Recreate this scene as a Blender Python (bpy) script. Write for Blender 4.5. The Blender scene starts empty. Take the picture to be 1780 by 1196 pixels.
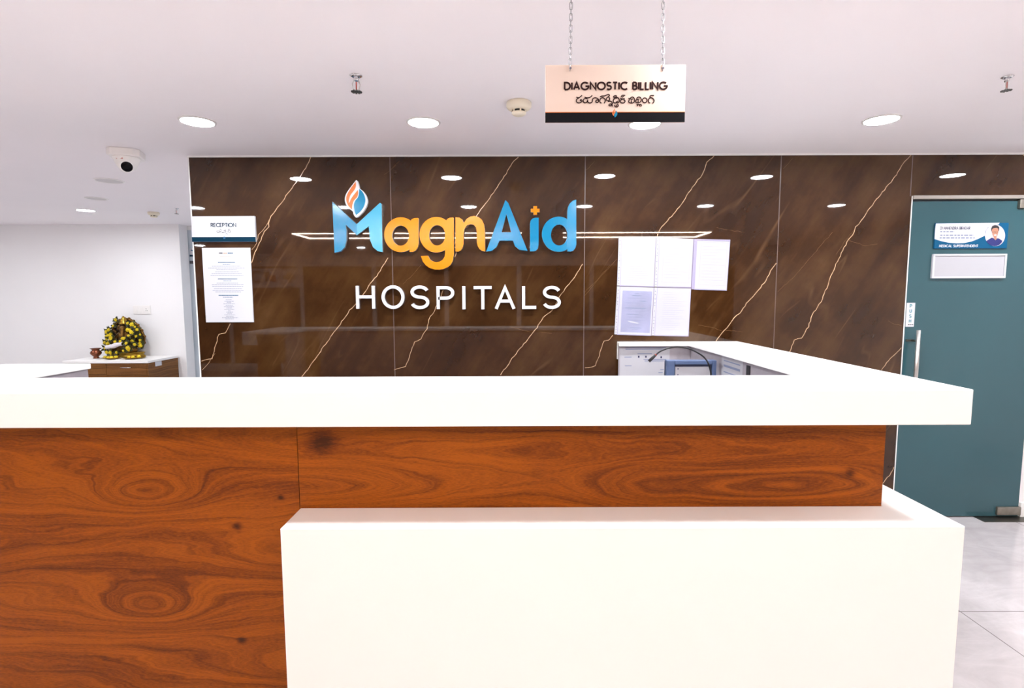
import bpy, bmesh, math, random
from mathutils import Vector, Matrix

random.seed(7)
scene = bpy.context.scene
PI = math.pi

# ------------------------------------------------------------------ camera, world, exposure
IMG_W, IMG_H, FOCAL = 1780, 1196, 920.0
CAM_H = 1.50
PITCH = math.atan(84 / FOCAL)
ROLL = 0.0036
FWD = Vector((0, math.cos(PITCH), -math.sin(PITCH)))
_u0 = Vector((0, math.sin(PITCH), math.cos(PITCH)))
_r0 = Vector((1, 0, 0))
RIGHT = _r0 * math.cos(ROLL) - _u0 * math.sin(ROLL)
UP = _u0 * math.cos(ROLL) + _r0 * math.sin(ROLL)
CAM = Vector((0, 0, CAM_H))

cam_data = bpy.data.cameras.new('camera')
cam_data.sensor_width = 36
cam_data.sensor_fit = 'HORIZONTAL'
cam_data.lens = FOCAL / IMG_W * 36
cam_data.clip_start = 0.05
cam = bpy.data.objects.new('camera', cam_data)
scene.collection.objects.link(cam)
cam.matrix_world = Matrix((
    (RIGHT.x, UP.x, -FWD.x, CAM.x), (RIGHT.y, UP.y, -FWD.y, CAM.y),
    (RIGHT.z, UP.z, -FWD.z, CAM.z), (0, 0, 0, 1)))
scene.camera = cam

world = bpy.data.worlds.new('world')
scene.world = world
world.use_nodes = True
world.node_tree.nodes['Background'].inputs[0].default_value = (0.8, 0.85, 1, 1)
world.node_tree.nodes['Background'].inputs[1].default_value = 0.05

scene.view_settings.view_transform = 'Standard'
scene.view_settings.look = 'None'
scene.view_settings.gamma = 1
scene.view_settings.use_curve_mapping = False
scene.view_settings.exposure = 1.04
scene.cycles.use_denoising = True
scene.cycles.max_bounces = 12
scene.cycles.diffuse_bounces = 8
scene.cycles.sample_clamp_indirect = 8

DOWNLIGHT_W = 150.0        # radiance of a lit downlight diffuser
DOWNLIGHT_COL = (0.93, 0.96, 1.0)
LED_W = 82.0              # radiance of the warm LED cove
LED_COL = (1.0, 0.80, 0.65)


def ray(px, py):
    return (FWD * FOCAL + RIGHT * (px - IMG_W / 2) - UP * (py - IMG_H / 2)).normalized()


def at_y(px, py, Y):
    d = ray(px, py); return CAM + d * ((Y - CAM.y) / d.y)


def at_z(px, py, Z):
    d = ray(px, py); return CAM + d * ((Z - CAM.z) / d.z)


# ------------------------------------------------------------------ materials
def lin(c):
    return tuple((v / 12.92 if v <= 0.04045 else ((v + 0.055) / 1.055) ** 2.4) for v in c)


def rgb(r, g, b):
    return lin((r / 255, g / 255, b / 255))


def mat(name, col, rough=0.5, metal=0.0, var=0.0, scale=8.0, spec=0.5, emit=None, estr=0, alpha=1.0, coat=0.0):
    m = bpy.data.materials.new(name)
    m.use_nodes = True
    nt = m.node_tree
    p = nt.nodes['Principled BSDF']
    p.inputs['Base Color'].default_value = (*col, 1)
    p.inputs['Roughness'].default_value = rough
    p.inputs['Metallic'].default_value = metal
    p.inputs['Specular IOR Level'].default_value = spec
    p.inputs['Coat Weight'].default_value = coat
    p.inputs['Alpha'].default_value = alpha
    if emit:
        p.inputs['Emission Color'].default_value = (*emit, 1)
        p.inputs['Emission Strength'].default_value = estr
    if var > 0:
        tc = nt.nodes.new('ShaderNodeTexCoord')
        nz = nt.nodes.new('ShaderNodeTexNoise')
        nz.inputs['Scale'].default_value = scale
        nz.inputs['Detail'].default_value = 5
        cr = nt.nodes.new('ShaderNodeValToRGB')
        cr.color_ramp.elements[0].position = 0.3
        cr.color_ramp.elements[1].position = 0.7
        cr.color_ramp.elements[0].color = (*[v * (1 - var) for v in col], 1)
        cr.color_ramp.elements[1].color = (*[min(1, v * (1 + var)) for v in col], 1)
        nt.links.new(tc.outputs['Object'], nz.inputs['Vector'])
        nt.links.new(nz.outputs['Fac'], cr.inputs['Fac'])
        nt.links.new(cr.outputs['Color'], p.inputs['Base Color'])
    return m


class NT:
    """small helper to write node maths"""
    def __init__(self, m):
        self.nt = m.node_tree
        self.p = self.nt.nodes['Principled BSDF']

    def node(self, t, **kw):
        n = self.nt.nodes.new(t)
        for k, v in kw.items():
            setattr(n, k, v)
        return n

    def sock(self, inp, v):
        if isinstance(v, (int, float)):
            inp.default_value = v
        elif isinstance(v, tuple):
            inp.default_value = v
        else:
            self.nt.links.new(v, inp)

    def m(self, op, a, b=0.0, c=0.0):
        n = self.node('ShaderNodeMath', operation=op)
        self.sock(n.inputs[0], a); self.sock(n.inputs[1], b); self.sock(n.inputs[2], c)
        return n.outputs[0]

    def add(self, a, b): return self.m('ADD', a, b)
    def sub(self, a, b): return self.m('SUBTRACT', a, b)
    def mul(self, a, b): return self.m('MULTIPLY', a, b)

    def xyz(self):
        tc = self.node('ShaderNodeTexCoord')
        s = self.node('ShaderNodeSeparateXYZ')
        self.nt.links.new(tc.outputs['Object'], s.inputs[0])
        return s.outputs[0], s.outputs[1], s.outputs[2]

    def vec(self, x, y, z):
        c = self.node('ShaderNodeCombineXYZ')
        self.sock(c.inputs[0], x); self.sock(c.inputs[1], y); self.sock(c.inputs[2], z)
        return c.outputs[0]

    def noise(self, v, scale, detail=4, rough=0.55, dist=0.0):
        n = self.node('ShaderNodeTexNoise')
        self.sock(n.inputs['Vector'], v)
        n.inputs['Scale'].default_value = scale
        n.inputs['Detail'].default_value = detail
        n.inputs['Roughness'].default_value = rough
        n.inputs['Distortion'].default_value = dist
        return n.outputs['Fac']

    def ramp(self, f, stops):
        n = self.node('ShaderNodeValToRGB')
        self.sock(n.inputs['Fac'], f)
        cr = n.color_ramp
        while len(cr.elements) < len(stops):
            cr.elements.new(0.5)
        for e, (p, c) in zip(cr.elements, stops):
            e.position = p; e.color = (*c, 1)
        return n.outputs['Color']

    def mix(self, f, a, b, blend='MIX'):
        n = self.node('ShaderNodeMix', data_type='RGBA', blend_type=blend)
        self.sock(n.inputs[0], f)
        for i, v in ((6, a), (7, b)):
            if isinstance(v, tuple) and len(v) == 3:
                v = (*v, 1)
            self.sock(n.inputs[i], v)
        return n.outputs[2]


def wood_material(name, bumps, period=0.05, light=(0.33, 0.083, 0.0010), mid=(0.172, 0.0375, 0.0005), dark=(0.052, 0.0115, 0.0005),
                  spots=(), rough=0.42):
    """flame-figured laminate; bumps = (x, z, rx, rz, amplitude in rings) in object space"""
    m = mat(name, mid, rough, spec=0.22)
    n = NT(m)
    x, y, z = n.xyz()
    xx = n.add(x, y)
    w1 = n.noise(n.vec(n.mul(xx, 1.3), 0.0, n.mul(z, 5.0)), 1.6, 3)
    w2 = n.noise(n.vec(n.mul(xx, 4.0), 0.0, n.mul(z, 22.0)), 1.0, 3)
    phi = n.add(n.mul(z, 1.0 / period), n.add(n.mul(n.sub(w1, 0.5), 2.4), n.mul(n.sub(w2, 0.5), 0.3)))
    for (bx, bz, rx, rz, a) in bumps:
        dx = n.mul(n.sub(xx, bx), 1.0 / rx)
        dz = n.mul(n.sub(z, bz), 1.0 / rz)
        r2 = n.add(n.mul(dx, dx), n.mul(dz, dz))
        g = n.m('EXPONENT', n.mul(r2, -1.0))
        phi = n.add(phi, n.mul(g, a))
    ring = n.m('FRACT', phi)
    broad = n.noise(n.vec(n.mul(xx, 0.8), 0.0, n.mul(phi, 0.75)), 1.0, 3)
    fine = n.noise(n.vec(n.mul(xx, 3.5), 0.0, n.mul(phi, 7.0)), 1.0, 5, 0.65)
    pores = n.noise(n.vec(n.mul(xx, 60.0), 0.0, n.mul(z, 420.0)), 1.0, 2, 0.6)
    ringc = n.ramp(ring, [(0.0, (0.3,) * 3), (0.10, (0.60,) * 3), (0.55, (0.70,) * 3), (0.88, (0.5,) * 3), (1.0, (0.3,) * 3)])
    f = n.add(n.mul(n.m('MULTIPLY', ringc, 1.0), 0.22), n.add(n.mul(broad, 0.55), n.mul(fine, 0.40)))
    f = n.add(f, n.mul(n.sub(pores, 0.5), 0.34))
    for (sx, sz, r) in spots:
        dx = n.mul(n.sub(xx, sx), 1 / r); dz = n.mul(n.sub(z, sz), 1.3 / r)
        f = n.sub(f, n.mul(n.m('EXPONENT', n.mul(n.add(n.mul(dx, dx), n.mul(dz, dz)), -1.0)), 0.30))
    col = n.ramp(f, [(0.36, dark), (0.53, mid), (0.70, light)])
    n.sock(n.p.inputs['Base Color'], col)
    return m


M = {}
M['ceiling'] = mat('ceiling_paint', (0.90, 0.865, 0.885), 0.85, var=0.012, scale=1.5)
M['wall_paint'] = mat('wall_paint', (0.84, 0.835, 0.84), 0.8, var=0.012, scale=2)
M['white_slab'] = mat('white_solid_surface', (0.88, 0.87, 0.85), 0.32, var=0.005, scale=4)
M['white_trim'] = mat('white_trim', (0.85, 0.85, 0.84), 0.5)
M['white_plastic'] = mat('white_plastic', (0.84, 0.82, 0.80), 0.4)
M['cream_plastic'] = mat('cream_plastic', (0.80, 0.73, 0.58), 0.45)
M['black'] = mat('black_plastic', (0.01, 0.01, 0.012), 0.35)
M['lens'] = mat('dark_glass', (0.002, 0.002, 0.003), 0.25, spec=0.1)
M['chrome'] = mat('chrome', (0.75, 0.75, 0.77), 0.18, 1.0)
M['chain_steel'] = mat('chain_steel', (0.30, 0.29, 0.30), 0.4, 1.0)
M['rail'] = mat('beige_aluminium', (0.30, 0.265, 0.235), 0.45)
M['patch_steel'] = mat('patch_steel', (0.30, 0.275, 0.235), 0.45, 0.9, var=0.12, scale=30)
M['steel'] = mat('brushed_steel', (0.62, 0.60, 0.58), 0.34, 1.0, var=0.05, scale=60)
M['dark_steel'] = mat('dark_steel', (0.16, 0.15, 0.13), 0.4, 1.0)
M['diffuser'] = mat('lit_diffuser', (0.9, 0.9, 0.9), 0.5, emit=DOWNLIGHT_COL, estr=DOWNLIGHT_W)
M['led'] = mat('warm_led', (0.9, 0.8, 0.6), 0.5, emit=LED_COL, estr=LED_W)
M['grey_diffuser'] = mat('unlit_diffuser', (0.62, 0.60, 0.60), 0.5)
M['inner_laminate'] = mat('grey_lilac_laminate', (0.34, 0.315, 0.345), 0.55, var=0.05, scale=30)
M['paper'] = mat('paper', (0.43, 0.43, 0.465), 0.7, var=0.01, scale=20)
M['paper_lilac'] = mat('lilac_paper', (0.20, 0.21, 0.36), 0.6, var=0.22, scale=9)
M['ink_faint'] = mat('faint_print', (0.22, 0.25, 0.36), 0.7, spec=0.08)
M['ink_dark'] = mat('dark_print', (0.04, 0.04, 0.09), 0.6, spec=0.08)
M['teal_print'] = mat('teal_print', (0.002, 0.028, 0.055), 0.5, spec=0.08)
M['blue_print'] = mat('pale_blue_print', (0.04, 0.13, 0.24), 0.6, spec=0.08)
M['sign_white'] = mat('sign_white', (0.60, 0.61, 0.65), 0.4)
M['sign_cream'] = mat('sign_cream', (0.60, 0.485, 0.42), 0.5, spec=0.12)
M['sign_black'] = mat('sign_black', (0.006, 0.006, 0.008), 0.35, spec=0.06)
M['text_brown'] = mat('dark_brown_print', (0.022, 0.008, 0.008), 0.5, spec=0.08)
M['orange'] = mat('orange_acrylic', (0.62, 0.195, 0.0015), 0.16, spec=0.4)
M['flame_orange'] = mat('flame_orange', (0.62, 0.155, 0.028), 0.3)
M['blue'] = mat('blue_acrylic', (0.0004, 0.180, 0.345), 0.14, spec=0.45)
M['light_blue'] = mat('light_blue_acrylic', (0.06, 0.33, 0.49), 0.14, spec=0.45)
M['letter_white'] = mat('white_acrylic', (0.66, 0.66, 0.69), 0.25)
M['letter_side'] = mat('brushed_letter_edge', (0.55, 0.55, 0.58), 0.35, 0.7)
M['plate_blue'] = mat('plate_blue', (0.003, 0.085, 0.19), 0.35, spec=0.2)
M['cyan_print'] = mat('cyan_print', (0.02, 0.20, 0.25), 0.5)
M['skin'] = mat('portrait_skin', (0.42, 0.19, 0.12), 0.6)
M['hair'] = mat('portrait_hair', (0.012, 0.009, 0.010), 0.5)
M['navy'] = mat('portrait_navy', (0.010, 0.014, 0.13), 0.6)
M['pale'] = mat('portrait_backdrop', (0.52, 0.48, 0.52), 0.6)
M['folder_blue'] = mat('folder_blue', (0.085, 0.13, 0.25), 0.45, var=0.05, scale=12)
M['folder_dark'] = mat('folder_inner', (0.05, 0.06, 0.12), 0.4)
M['bronze'] = mat('bronze', (0.17, 0.085, 0.018), 0.34, 0.8, var=0.6, scale=25)
M['brass'] = mat('brass', (0.34, 0.21, 0.03), 0.30, 0.9, var=0.15, scale=20)
M['copper'] = mat('copper', (0.20, 0.065, 0.035), 0.28, 0.9, var=0.2, scale=20)
M['petal'] = mat('marigold_petal', (0.76, 0.58, 0.008), 0.6, var=0.25, scale=30)
M['leaf'] = mat('dark_leaf', (0.030, 0.034, 0.004), 0.55, var=0.4, scale=20)
M['dark_leaf'] = mat('dark_bloom', (0.035, 0.012, 0.010), 0.6, var=0.4, scale=20)
M['cloth'] = mat('white_cloth', (0.78, 0.74, 0.80), 0.8, var=0.06, scale=12)
M['red_cloth'] = mat('red_powder', (0.42, 0.03, 0.02), 0.8, var=0.1)
M['glass_frost'] = mat('frosted_teal_glass', (0.030, 0.088, 0.105), 0.12, var=0.06, scale=1.1)
M['glass_far'] = mat('frosted_pale_glass', (0.56, 0.64, 0.70), 0.25, var=0.1, scale=1.5)
M['film'] = mat('clear_film', (0.85, 0.85, 0.95), 0.08, alpha=0.10)
M['film_edge'] = mat('violet_film_edge', (0.30, 0.26, 0.42), 0.2)
M['grout'] = mat('light_seam', (0.11, 0.075, 0.065), 0.3)
M['seam_dark'] = mat('dark_seam', (0.03, 0.012, 0.004), 0.6)
M['vein'] = mat('gold_vein', (0.52, 0.34, 0.20), 0.12, var=0.35, scale=30)
M['vein_faint'] = mat('faint_vein', (0.15, 0.078, 0.034), 0.12, var=0.3, scale=40)
M['back_wood'] = mat('brown_panel', (0.12, 0.065, 0.03), 0.5, var=0.25, scale=3)
M['pharm_film'] = mat('frosted_band', (0.85, 0.85, 0.88), 0.5)
M['grey_print'] = mat('grey_print', (0.10, 0.10, 0.11), 0.6, spec=0.08)
M['red_print'] = mat('red_print', (0.45, 0.07, 0.05), 0.6)
M['cable'] = mat('black_rubber', (0.008, 0.008, 0.010), 0.45)
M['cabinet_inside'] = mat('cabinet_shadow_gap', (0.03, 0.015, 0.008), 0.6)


def marble_material():
    m = mat('brown_marble', (0.06, 0.032, 0.015), 0.022, spec=0.5)
    n = NT(m)
    x, y, z = n.xyz()
    # streak direction runs up to the right at about 57 degrees
    ca, sa = math.cos(math.radians(57)), math.sin(math.radians(57))
    along = n.add(n.mul(x, ca), n.mul(z, sa))
    across = n.sub(n.mul(z, ca), n.mul(x, sa))
    clouds = n.noise(n.vec(x, 0.0, z), 2.3, 6, 0.58, 0.15)
    streak = n.noise(n.vec(n.mul(along, 0.7), 0.0, n.mul(across, 3.4)), 1.5, 6, 0.6, 0.1)
    f = n.add(n.mul(clouds, 0.55), n.mul(streak, 0.5))
    col = n.ramp(f, [(0.36, (0.020, 0.0072, 0.0026)), (0.50, (0.036, 0.0140, 0.0046)), (0.61, (0.060, 0.0265, 0.0090)), (0.76, (0.105, 0.054, 0.022))])
    # fine hairline scratches
    for sc, seed, wdt, amt in ((1.6, 3.1, 0.010, 0.45), (3.1, 9.7, 0.013, 0.30)):
        h = n.noise(n.vec(n.add(n.mul(along, 0.28), seed), 0.0, n.mul(across, 1.7)), sc, 1.5, 0.4, 0.1)
        line = n.m('SUBTRACT', 1.0, n.m('MINIMUM', n.mul(n.m('ABSOLUTE', n.sub(h, 0.5)), 1 / wdt), 1.0))
        gate = n.noise(n.vec(x, seed, z), 3.0, 2)
        gate = n.m('MAXIMUM', n.mul(n.sub(gate, 0.55), 6.0), 0.0)
        k = n.mul(n.m('MINIMUM', n.mul(line, gate), 1.0), amt)
        col = n.mix(k, col, (0.16, 0.085, 0.04))
    n.sock(n.p.inputs['Base Color'], col)
    return m


def floor_material(x0, y0, size):
    m = mat('floor_tiles', (0.6, 0.58, 0.57), 0.14)
    n = NT(m)
    x, y, z = n.xyz()
    c = n.noise(n.vec(x, y, 0.0), 1.6, 6, 0.6, 1.2)
    c2 = n.noise(n.vec(n.mul(x, 1.0), n.mul(y, 2.2), 3.0), 3.0, 7, 0.65, 2.0)
    col = n.ramp(n.add(n.mul(c, 0.6), n.mul(c2, 0.4)), [(0.35, (0.43, 0.40, 0.405)), (0.52, (0.52, 0.49, 0.50)), (0.66, (0.60, 0.575, 0.585))])
    g = None
    for v, o in ((x, x0), (y, y0)):
        d = n.m('ABSOLUTE', n.sub(n.m('FRACT', n.add(n.mul(n.sub(v, o), 1 / size), 100.5)), 0.5))
        ln = n.m('LESS_THAN', d, 0.0022 / size)
        g = ln if g is None else n.m('MAXIMUM', g, ln)
    col = n.mix(g, col, (0.17, 0.15, 0.145))
    n.sock(n.p.inputs['Base Color'], col)
    return m


# ------------------------------------------------------------------ mesh builder
class MB:
    def __init__(self):
        self.v, self.f, self.mi, self.smooth = [], [], [], []

    def face(self, idx, mi=0, sm=False):
        self.f.append(tuple(idx)); self.mi.append(mi); self.smooth.append(sm)

    def box(self, x0, y0, z0, x1, y1, z1, mi=0):
        b = len(self.v)
        self.v += [Vector(p) for p in ((x0, y0, z0), (x1, y0, z0), (x1, y1, z0), (x0, y1, z0), (x0, y0, z1), (x1, y0, z1), (x1, y1, z1), (x0, y1, z1))]
        for q in ((0, 3, 2, 1), (4, 5, 6, 7), (0, 1, 5, 4), (1, 2, 6, 5), (2, 3, 7, 6), (3, 0, 4, 7)):
            self.face([b + i for i in q], mi)
        return self

    def prism(self, pts, off, mi=0, side=None, sm=False):
        """pts: planar 3D loop; off: extrusion vector (the loop itself is the front)"""
        pts = [Vector(p) for p in pts]
        off = Vector(off)
        nrm = Vector((0, 0, 0))
        for i in range(len(pts)):
            nrm += pts[i].cross(pts[(i + 1) % len(pts)])
        if nrm.dot(off) > 0:
            pts = pts[::-1]
        n = len(pts); b = len(self.v)
        self.v += pts + [p + off for p in pts]
        self.face([b + i for i in range(n)], mi)
        self.face([b + n + i for i in reversed(range(n))], mi if side is None else side)
        for i in range(n):
            j = (i + 1) % n
            self.face([b + i, b + n + i, b + n + j, b + j], mi if side is None else side, sm)
        return self

    def ringprism(self, outer, inner, off, mi=0, side=None):
        """annular prism: outer and inner loops with the same count, both counter-clockwise"""
        outer = [Vector(p) for p in outer]; inner = [Vector(p) for p in inner]
        off = Vector(off); n = len(outer); b = len(self.v)
        s = mi if side is None else side
        self.v += outer + inner + [p + off for p in outer] + [p + off for p in inner]
        for i in range(n):
            j = (i + 1) % n
            self.face([b + i, b + j, b + n + j, b + n + i], mi)
            self.face([b + 2 * n + j, b + 2 * n + i, b + 3 * n + i, b + 3 * n + j], s)
            self.face([b + j, b + i, b + 2 * n + i, b + 2 * n + j], s, True)
            self.face([b + n + i, b + n + j, b + 3 * n + j, b + 3 * n + i], s, True)
        return self

    def tube(self, path, r, seg=8, mi=0, closed=False, caps=True):
        path = [Vector(p) for p in path]
        n = len(path); b = len(self.v)
        rr = r if isinstance(r, (list, tuple)) else [r] * n
        prev = None
        for i, p in enumerate(path):
            if closed:
                t = path[(i + 1) % n] - path[i - 1]
            else:
                t = path[min(i + 1, n - 1)] - path[max(i - 1, 0)]
            t.normalize()
            if prev is None:
                a = Vector((0, 0, 1)) if abs(t.z) < 0.9 else Vector((1, 0, 0))
                u = t.cross(a).normalized()
            else:
                u = (prev - t * prev.dot(t)).normalized()
            prev = u
            w = t.cross(u)
            for k in range(seg):
                a = 2 * PI * k / seg
                self.v.append(p + (u * math.cos(a) + w * math.sin(a)) * rr[i])
        for i in range(n if closed else n - 1):
            i2 = (i + 1) % n
            for k in range(seg):
                k2 = (k + 1) % seg
                self.face([b + i * seg + k, b + i * seg + k2, b + i2 * seg + k2, b + i2 * seg + k], mi, True)
        if caps and not closed:
            self.face([b + k for k in reversed(range(seg))], mi)
            self.face([b + (n - 1) * seg + k for k in range(seg)], mi)
        return self

    def lathe(self, prof, c, axis=(0, 0, 1), seg=32, mi=0, caps=True, sm=True):
        """prof: (radius, height along axis) pairs"""
        ax = Vector(axis).normalized()
        a = Vector((1, 0, 0)) if abs(ax.x) < 0.9 else Vector((0, 1, 0))
        u = (a - ax * a.dot(ax)).normalized(); w = ax.cross(u)
        c = Vector(c); b = len(self.v)
        for (r, h) in prof:
            for k in range(seg):
                t = 2 * PI * k / seg
                self.v.append(c + ax * h + (u * math.cos(t) + w * math.sin(t)) * max(r, 1e-5))
        for i in range(len(prof) - 1):
            for k in range(seg):
                k2 = (k + 1) % seg
                self.face([b + i * seg + k, b + i * seg + k2, b + (i + 1) * seg + k2, b + (i + 1) * seg + k], mi, sm)
        if caps:
            self.face([b + k for k in reversed(range(seg))], mi)
            self.face([b + (len(prof) - 1) * seg + k for k in range(seg)], mi)
        return self

    def ball(self, c, r, mi=0, seg=12, rings=8, jitter=0.0):
        rx, ry, rz = r if isinstance(r, tuple) else (r, r, r)
        c = Vector(c); b = len(self.v)
        self.v.append(c + Vector((0, 0, rz)))
        for i in range(1, rings):
            t = PI * i / rings
            for k in range(seg):
                a = 2 * PI * k / seg
                j = 1 + random.uniform(-jitter, jitter)
                self.v.append(c + Vector((rx * math.sin(t) * math.cos(a) * j, ry * math.sin(t) * math.sin(a) * j, rz * math.cos(t) * j)))
        self.v.append(c - Vector((0, 0, rz)))
        e = len(self.v) - 1
        for k in range(seg):
            k2 = (k + 1) % seg
            self.face([b, b + 1 + k, b + 1 + k2], mi, True)
            self.face([e, b + 1 + (rings - 2) * seg + k2, b + 1 + (rings - 2) * seg + k], mi, True)
            for i in range(rings - 2):
                p = b + 1 + i * seg
                self.face([p + k, p + seg + k, p + seg + k2, p + k2], mi, True)
        return self

    def stroke(self, pts, w, off, mi=0, side=None, to3=None, closed=False):
        """flat ribbon of width w along a 2D polyline, mapped to 3D by to3(x, z), extruded by off"""
        P = [Vector((p[0], p[1])) for p in pts]
        n = len(P)
        L, R = [], []
        for i in range(n):
            if closed:
                a, c = P[i - 1], P[(i + 1) % n]
            else:
                a, c = P[max(i - 1, 0)], P[min(i + 1, n - 1)]
            d1 = (P[i] - a); d2 = (c - P[i])
            if d1.length < 1e-9: d1 = d2
            if d2.length < 1e-9: d2 = d1
            d1 = d1.normalized(); d2 = d2.normalized()
            n1 = Vector((-d1.y, d1.x)); n2 = Vector((-d2.y, d2.x))
            mv = n1 + n2
            if mv.length < 0.2:
                mv = n1
            mv.normalize()
            k = min(1 / max(mv.dot(n1), 0.3), 2.2)
            L.append(P[i] + mv * w / 2 * k); R.append(P[i] - mv * w / 2 * k)
        off = Vector(off); b = len(self.v)
        s = mi if side is None else side
        for i in range(n):
            l, r = to3(*L[i]), to3(*R[i])
            self.v += [l, r, l + off, r + off]
        for i in range(n if closed else n - 1):
            p, q = b + 4 * i, b + 4 * ((i + 1) % n)
            self.face([p, p + 1, q + 1, q], mi)
            self.face([p, q, q + 2, p + 2], s)
            self.face([p + 1, p + 3, q + 3, q + 1], s)
            self.face([p + 2, q + 2, q + 3, p + 3], s)
        if not closed:
            self.face([b, b + 2, b + 3, b + 1], s)
            e = b + 4 * (n - 1)
            self.face([e, e + 1, e + 3, e + 2], s)
        return self

    def build(self, name, mats, parent=None, loc=None, bevel=0.0, seg=2, fix=False, subsurf=0):
        if not isinstance(mats, (list, tuple)):
            mats = [mats]
        base = Vector((0, 0, 0))
        if parent is not None:
            base = world_loc(parent)
        elif loc is not None:
            base = Vector(loc)
        me = bpy.data.meshes.new(name)
        me.from_pydata([tuple(v - base) for v in self.v], [], self.f)
        for mm in mats:
            me.materials.append(M[mm] if isinstance(mm, str) else mm)
        for p, mi, sm in zip(me.polygons, self.mi, self.smooth):
            p.material_index = mi; p.use_smooth = sm
        if fix:
            bm = bmesh.new(); bm.from_mesh(me)
            bmesh.ops.recalc_face_normals(bm, faces=bm.faces)
            bm.to_mesh(me); bm.free()
        me.update()
        o = bpy.data.objects.new(name, me)
        scene.collection.objects.link(o)
        if parent is not None:
            o.parent = parent
        else:
            o.location = base
        if bevel > 0:
            md = o.modifiers.new('bevel', 'BEVEL')
            md.width = bevel; md.segments = seg; md.limit_method = 'ANGLE'; md.angle_limit = math.radians(40)
        if subsurf:
            md = o.modifiers.new('subsurf', 'SUBSURF'); md.levels = subsurf; md.render_levels = subsurf
        return o


def world_loc(o):
    p = Vector(o.location)
    while o.parent is not None:
        o = o.parent
        p += Vector(o.location)
    return p


def tag(o, label=None, cat=None, group=None, kind=None):
    if label: o['label'] = label
    if cat: o['category'] = cat
    if group: o['group'] = group
    if kind: o['kind'] = kind
    return o


def thing(name, label, cat, loc, group=None):
    o = bpy.data.objects.new(name, None)
    o.empty_display_size = 0.05
    scene.collection.objects.link(o)
    o.location = loc
    return tag(o, label, cat, group)


def struct(o):
    o['kind'] = 'structure'
    return o


def copy_tree(o, parent=None):
    c = o.copy()
    scene.collection.objects.link(c)
    if parent is not None:
        c.parent = parent
    for ch in list(o.children):
        copy_tree(ch, c)
    return c


# ------------------------------------------------------------------ stroke lettering
def arc(cx, cy, rx, ry, a0, a1, n=14):
    return [(cx + rx * math.cos(math.radians(a0 + (a1 - a0) * i / n)), cy + ry * math.sin(math.radians(a0 + (a1 - a0) * i / n))) for i in range(n + 1)]


GLYPH = {
    'A': (0.74, [[(0, 0), (0.37, 1), (0.74, 0)], [(0.13, 0.32), (0.61, 0.32)]]),
    'B': (0.52, [[(0, 0), (0, 1)], [(0, 1), (0.22, 1)] + arc(0.22, 0.765, 0.22, 0.235, 90, -90) + [(0, 0.53)], [(0, 0.53), (0.25, 0.53)] + arc(0.25, 0.265, 0.27, 0.265, 90, -90) + [(0, 0)]]),
    'C': (0.80, [arc(0.5, 0.5, 0.5, 0.5, 48, 312, 24)]),
    'D': (0.72, [[(0, 0), (0, 1), (0.22, 1)] + arc(0.22, 0.5, 0.5, 0.5, 90, -90, 18) + [(0, 0)]]),
    'E': (0.46, [[(0.46, 1), (0, 1), (0, 0), (0.46, 0)], [(0, 0.52), (0.42, 0.52)]]),
    'F': (0.44, [[(0.44, 1), (0, 1), (0, 0)], [(0, 0.52), (0.40, 0.52)]]),
    'G': (0.98, [arc(0.5, 0.5, 0.5, 0.5, 45, 345, 26) + [(0.98, 0.47), (0.56, 0.47)]]),
    'H': (0.66, [[(0, 0), (0, 1)], [(0.66, 0), (0.66, 1)], [(0, 0.52), (0.66, 0.52)]]),
    'I': (0.0, [[(0, 0), (0, 1)]]),
    'L': (0.42, [[(0, 1), (0, 0), (0.42, 0)]]),
    'M': (0.86, [[(0, 0), (0.10, 1), (0.43, 0.22), (0.76, 1), (0.86, 0)]]),
    'N': (0.70, [[(0, 0), (0, 1), (0.70, 0), (0.70, 1)]]),
    'O': (1.0, [arc(0.5, 0.5, 0.5, 0.5, 0, 360, 30)]),
    'P': (0.50, [[(0, 0), (0, 1), (0.23, 1)] + arc(0.23, 0.74, 0.27, 0.26, 90, -90) + [(0, 0.48)]]),
    'R': (0.54, [[(0, 0), (0, 1), (0.23, 1)] + arc(0.23, 0.74, 0.27, 0.26, 90, -90) + [(0, 0.48)], [(0.20, 0.48), (0.54, 0)]]),
    'S': (0.56, [arc(0.28, 0.755, 0.26, 0.245, 35, 250, 16) + arc(0.28, 0.265, 0.28, 0.265, 85, -150, 18)]),
    'T': (0.56, [[(0, 1), (0.56, 1)], [(0.28, 1), (0.28, 0)]]),
    'U': (0.62, [[(0, 1), (0, 0.31)] + arc(0.31, 0.31, 0.31, 0.31, 180, 360) + [(0.62, 1)]]),
    'V': (0.70, [[(0, 1), (0.35, 0), (0.70, 1)]]),
    'X': (0.66, [[(0, 0), (0.66, 1)], [(0, 1), (0.66, 0)]]),
    'Y': (0.66, [[(0, 1), (0.33, 0.5), (0.66, 1)], [(0.33, 0.5), (0.33, 0)]]),
    ' ': (0.30, []),
    '/': (0.30, [[(0, 0), (0.3, 1)]]),
}


def layout(text, x0, x1, z0, z1, w, gap=0.24):
    """polylines of a line of capitals fitted between x0..x1 and z0..z1 (outer edges)"""
    adv = 0; parts = []
    for ch in text:
        gw, strokes = GLYPH[ch]
        parts.append((adv, strokes)); adv += gw + gap
    adv -= gap
    sx = (x1 - x0 - w) / adv
    sz = (z1 - z0 - w)
    return [[(x0 + w / 2 + (a + p[0]) * sx, z0 + w / 2 + p[1] * sz) for p in st] for a, sts in parts for st in sts]


def on_plane(Y):
    return lambda x, z: Vector((x, Y, z))


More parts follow.
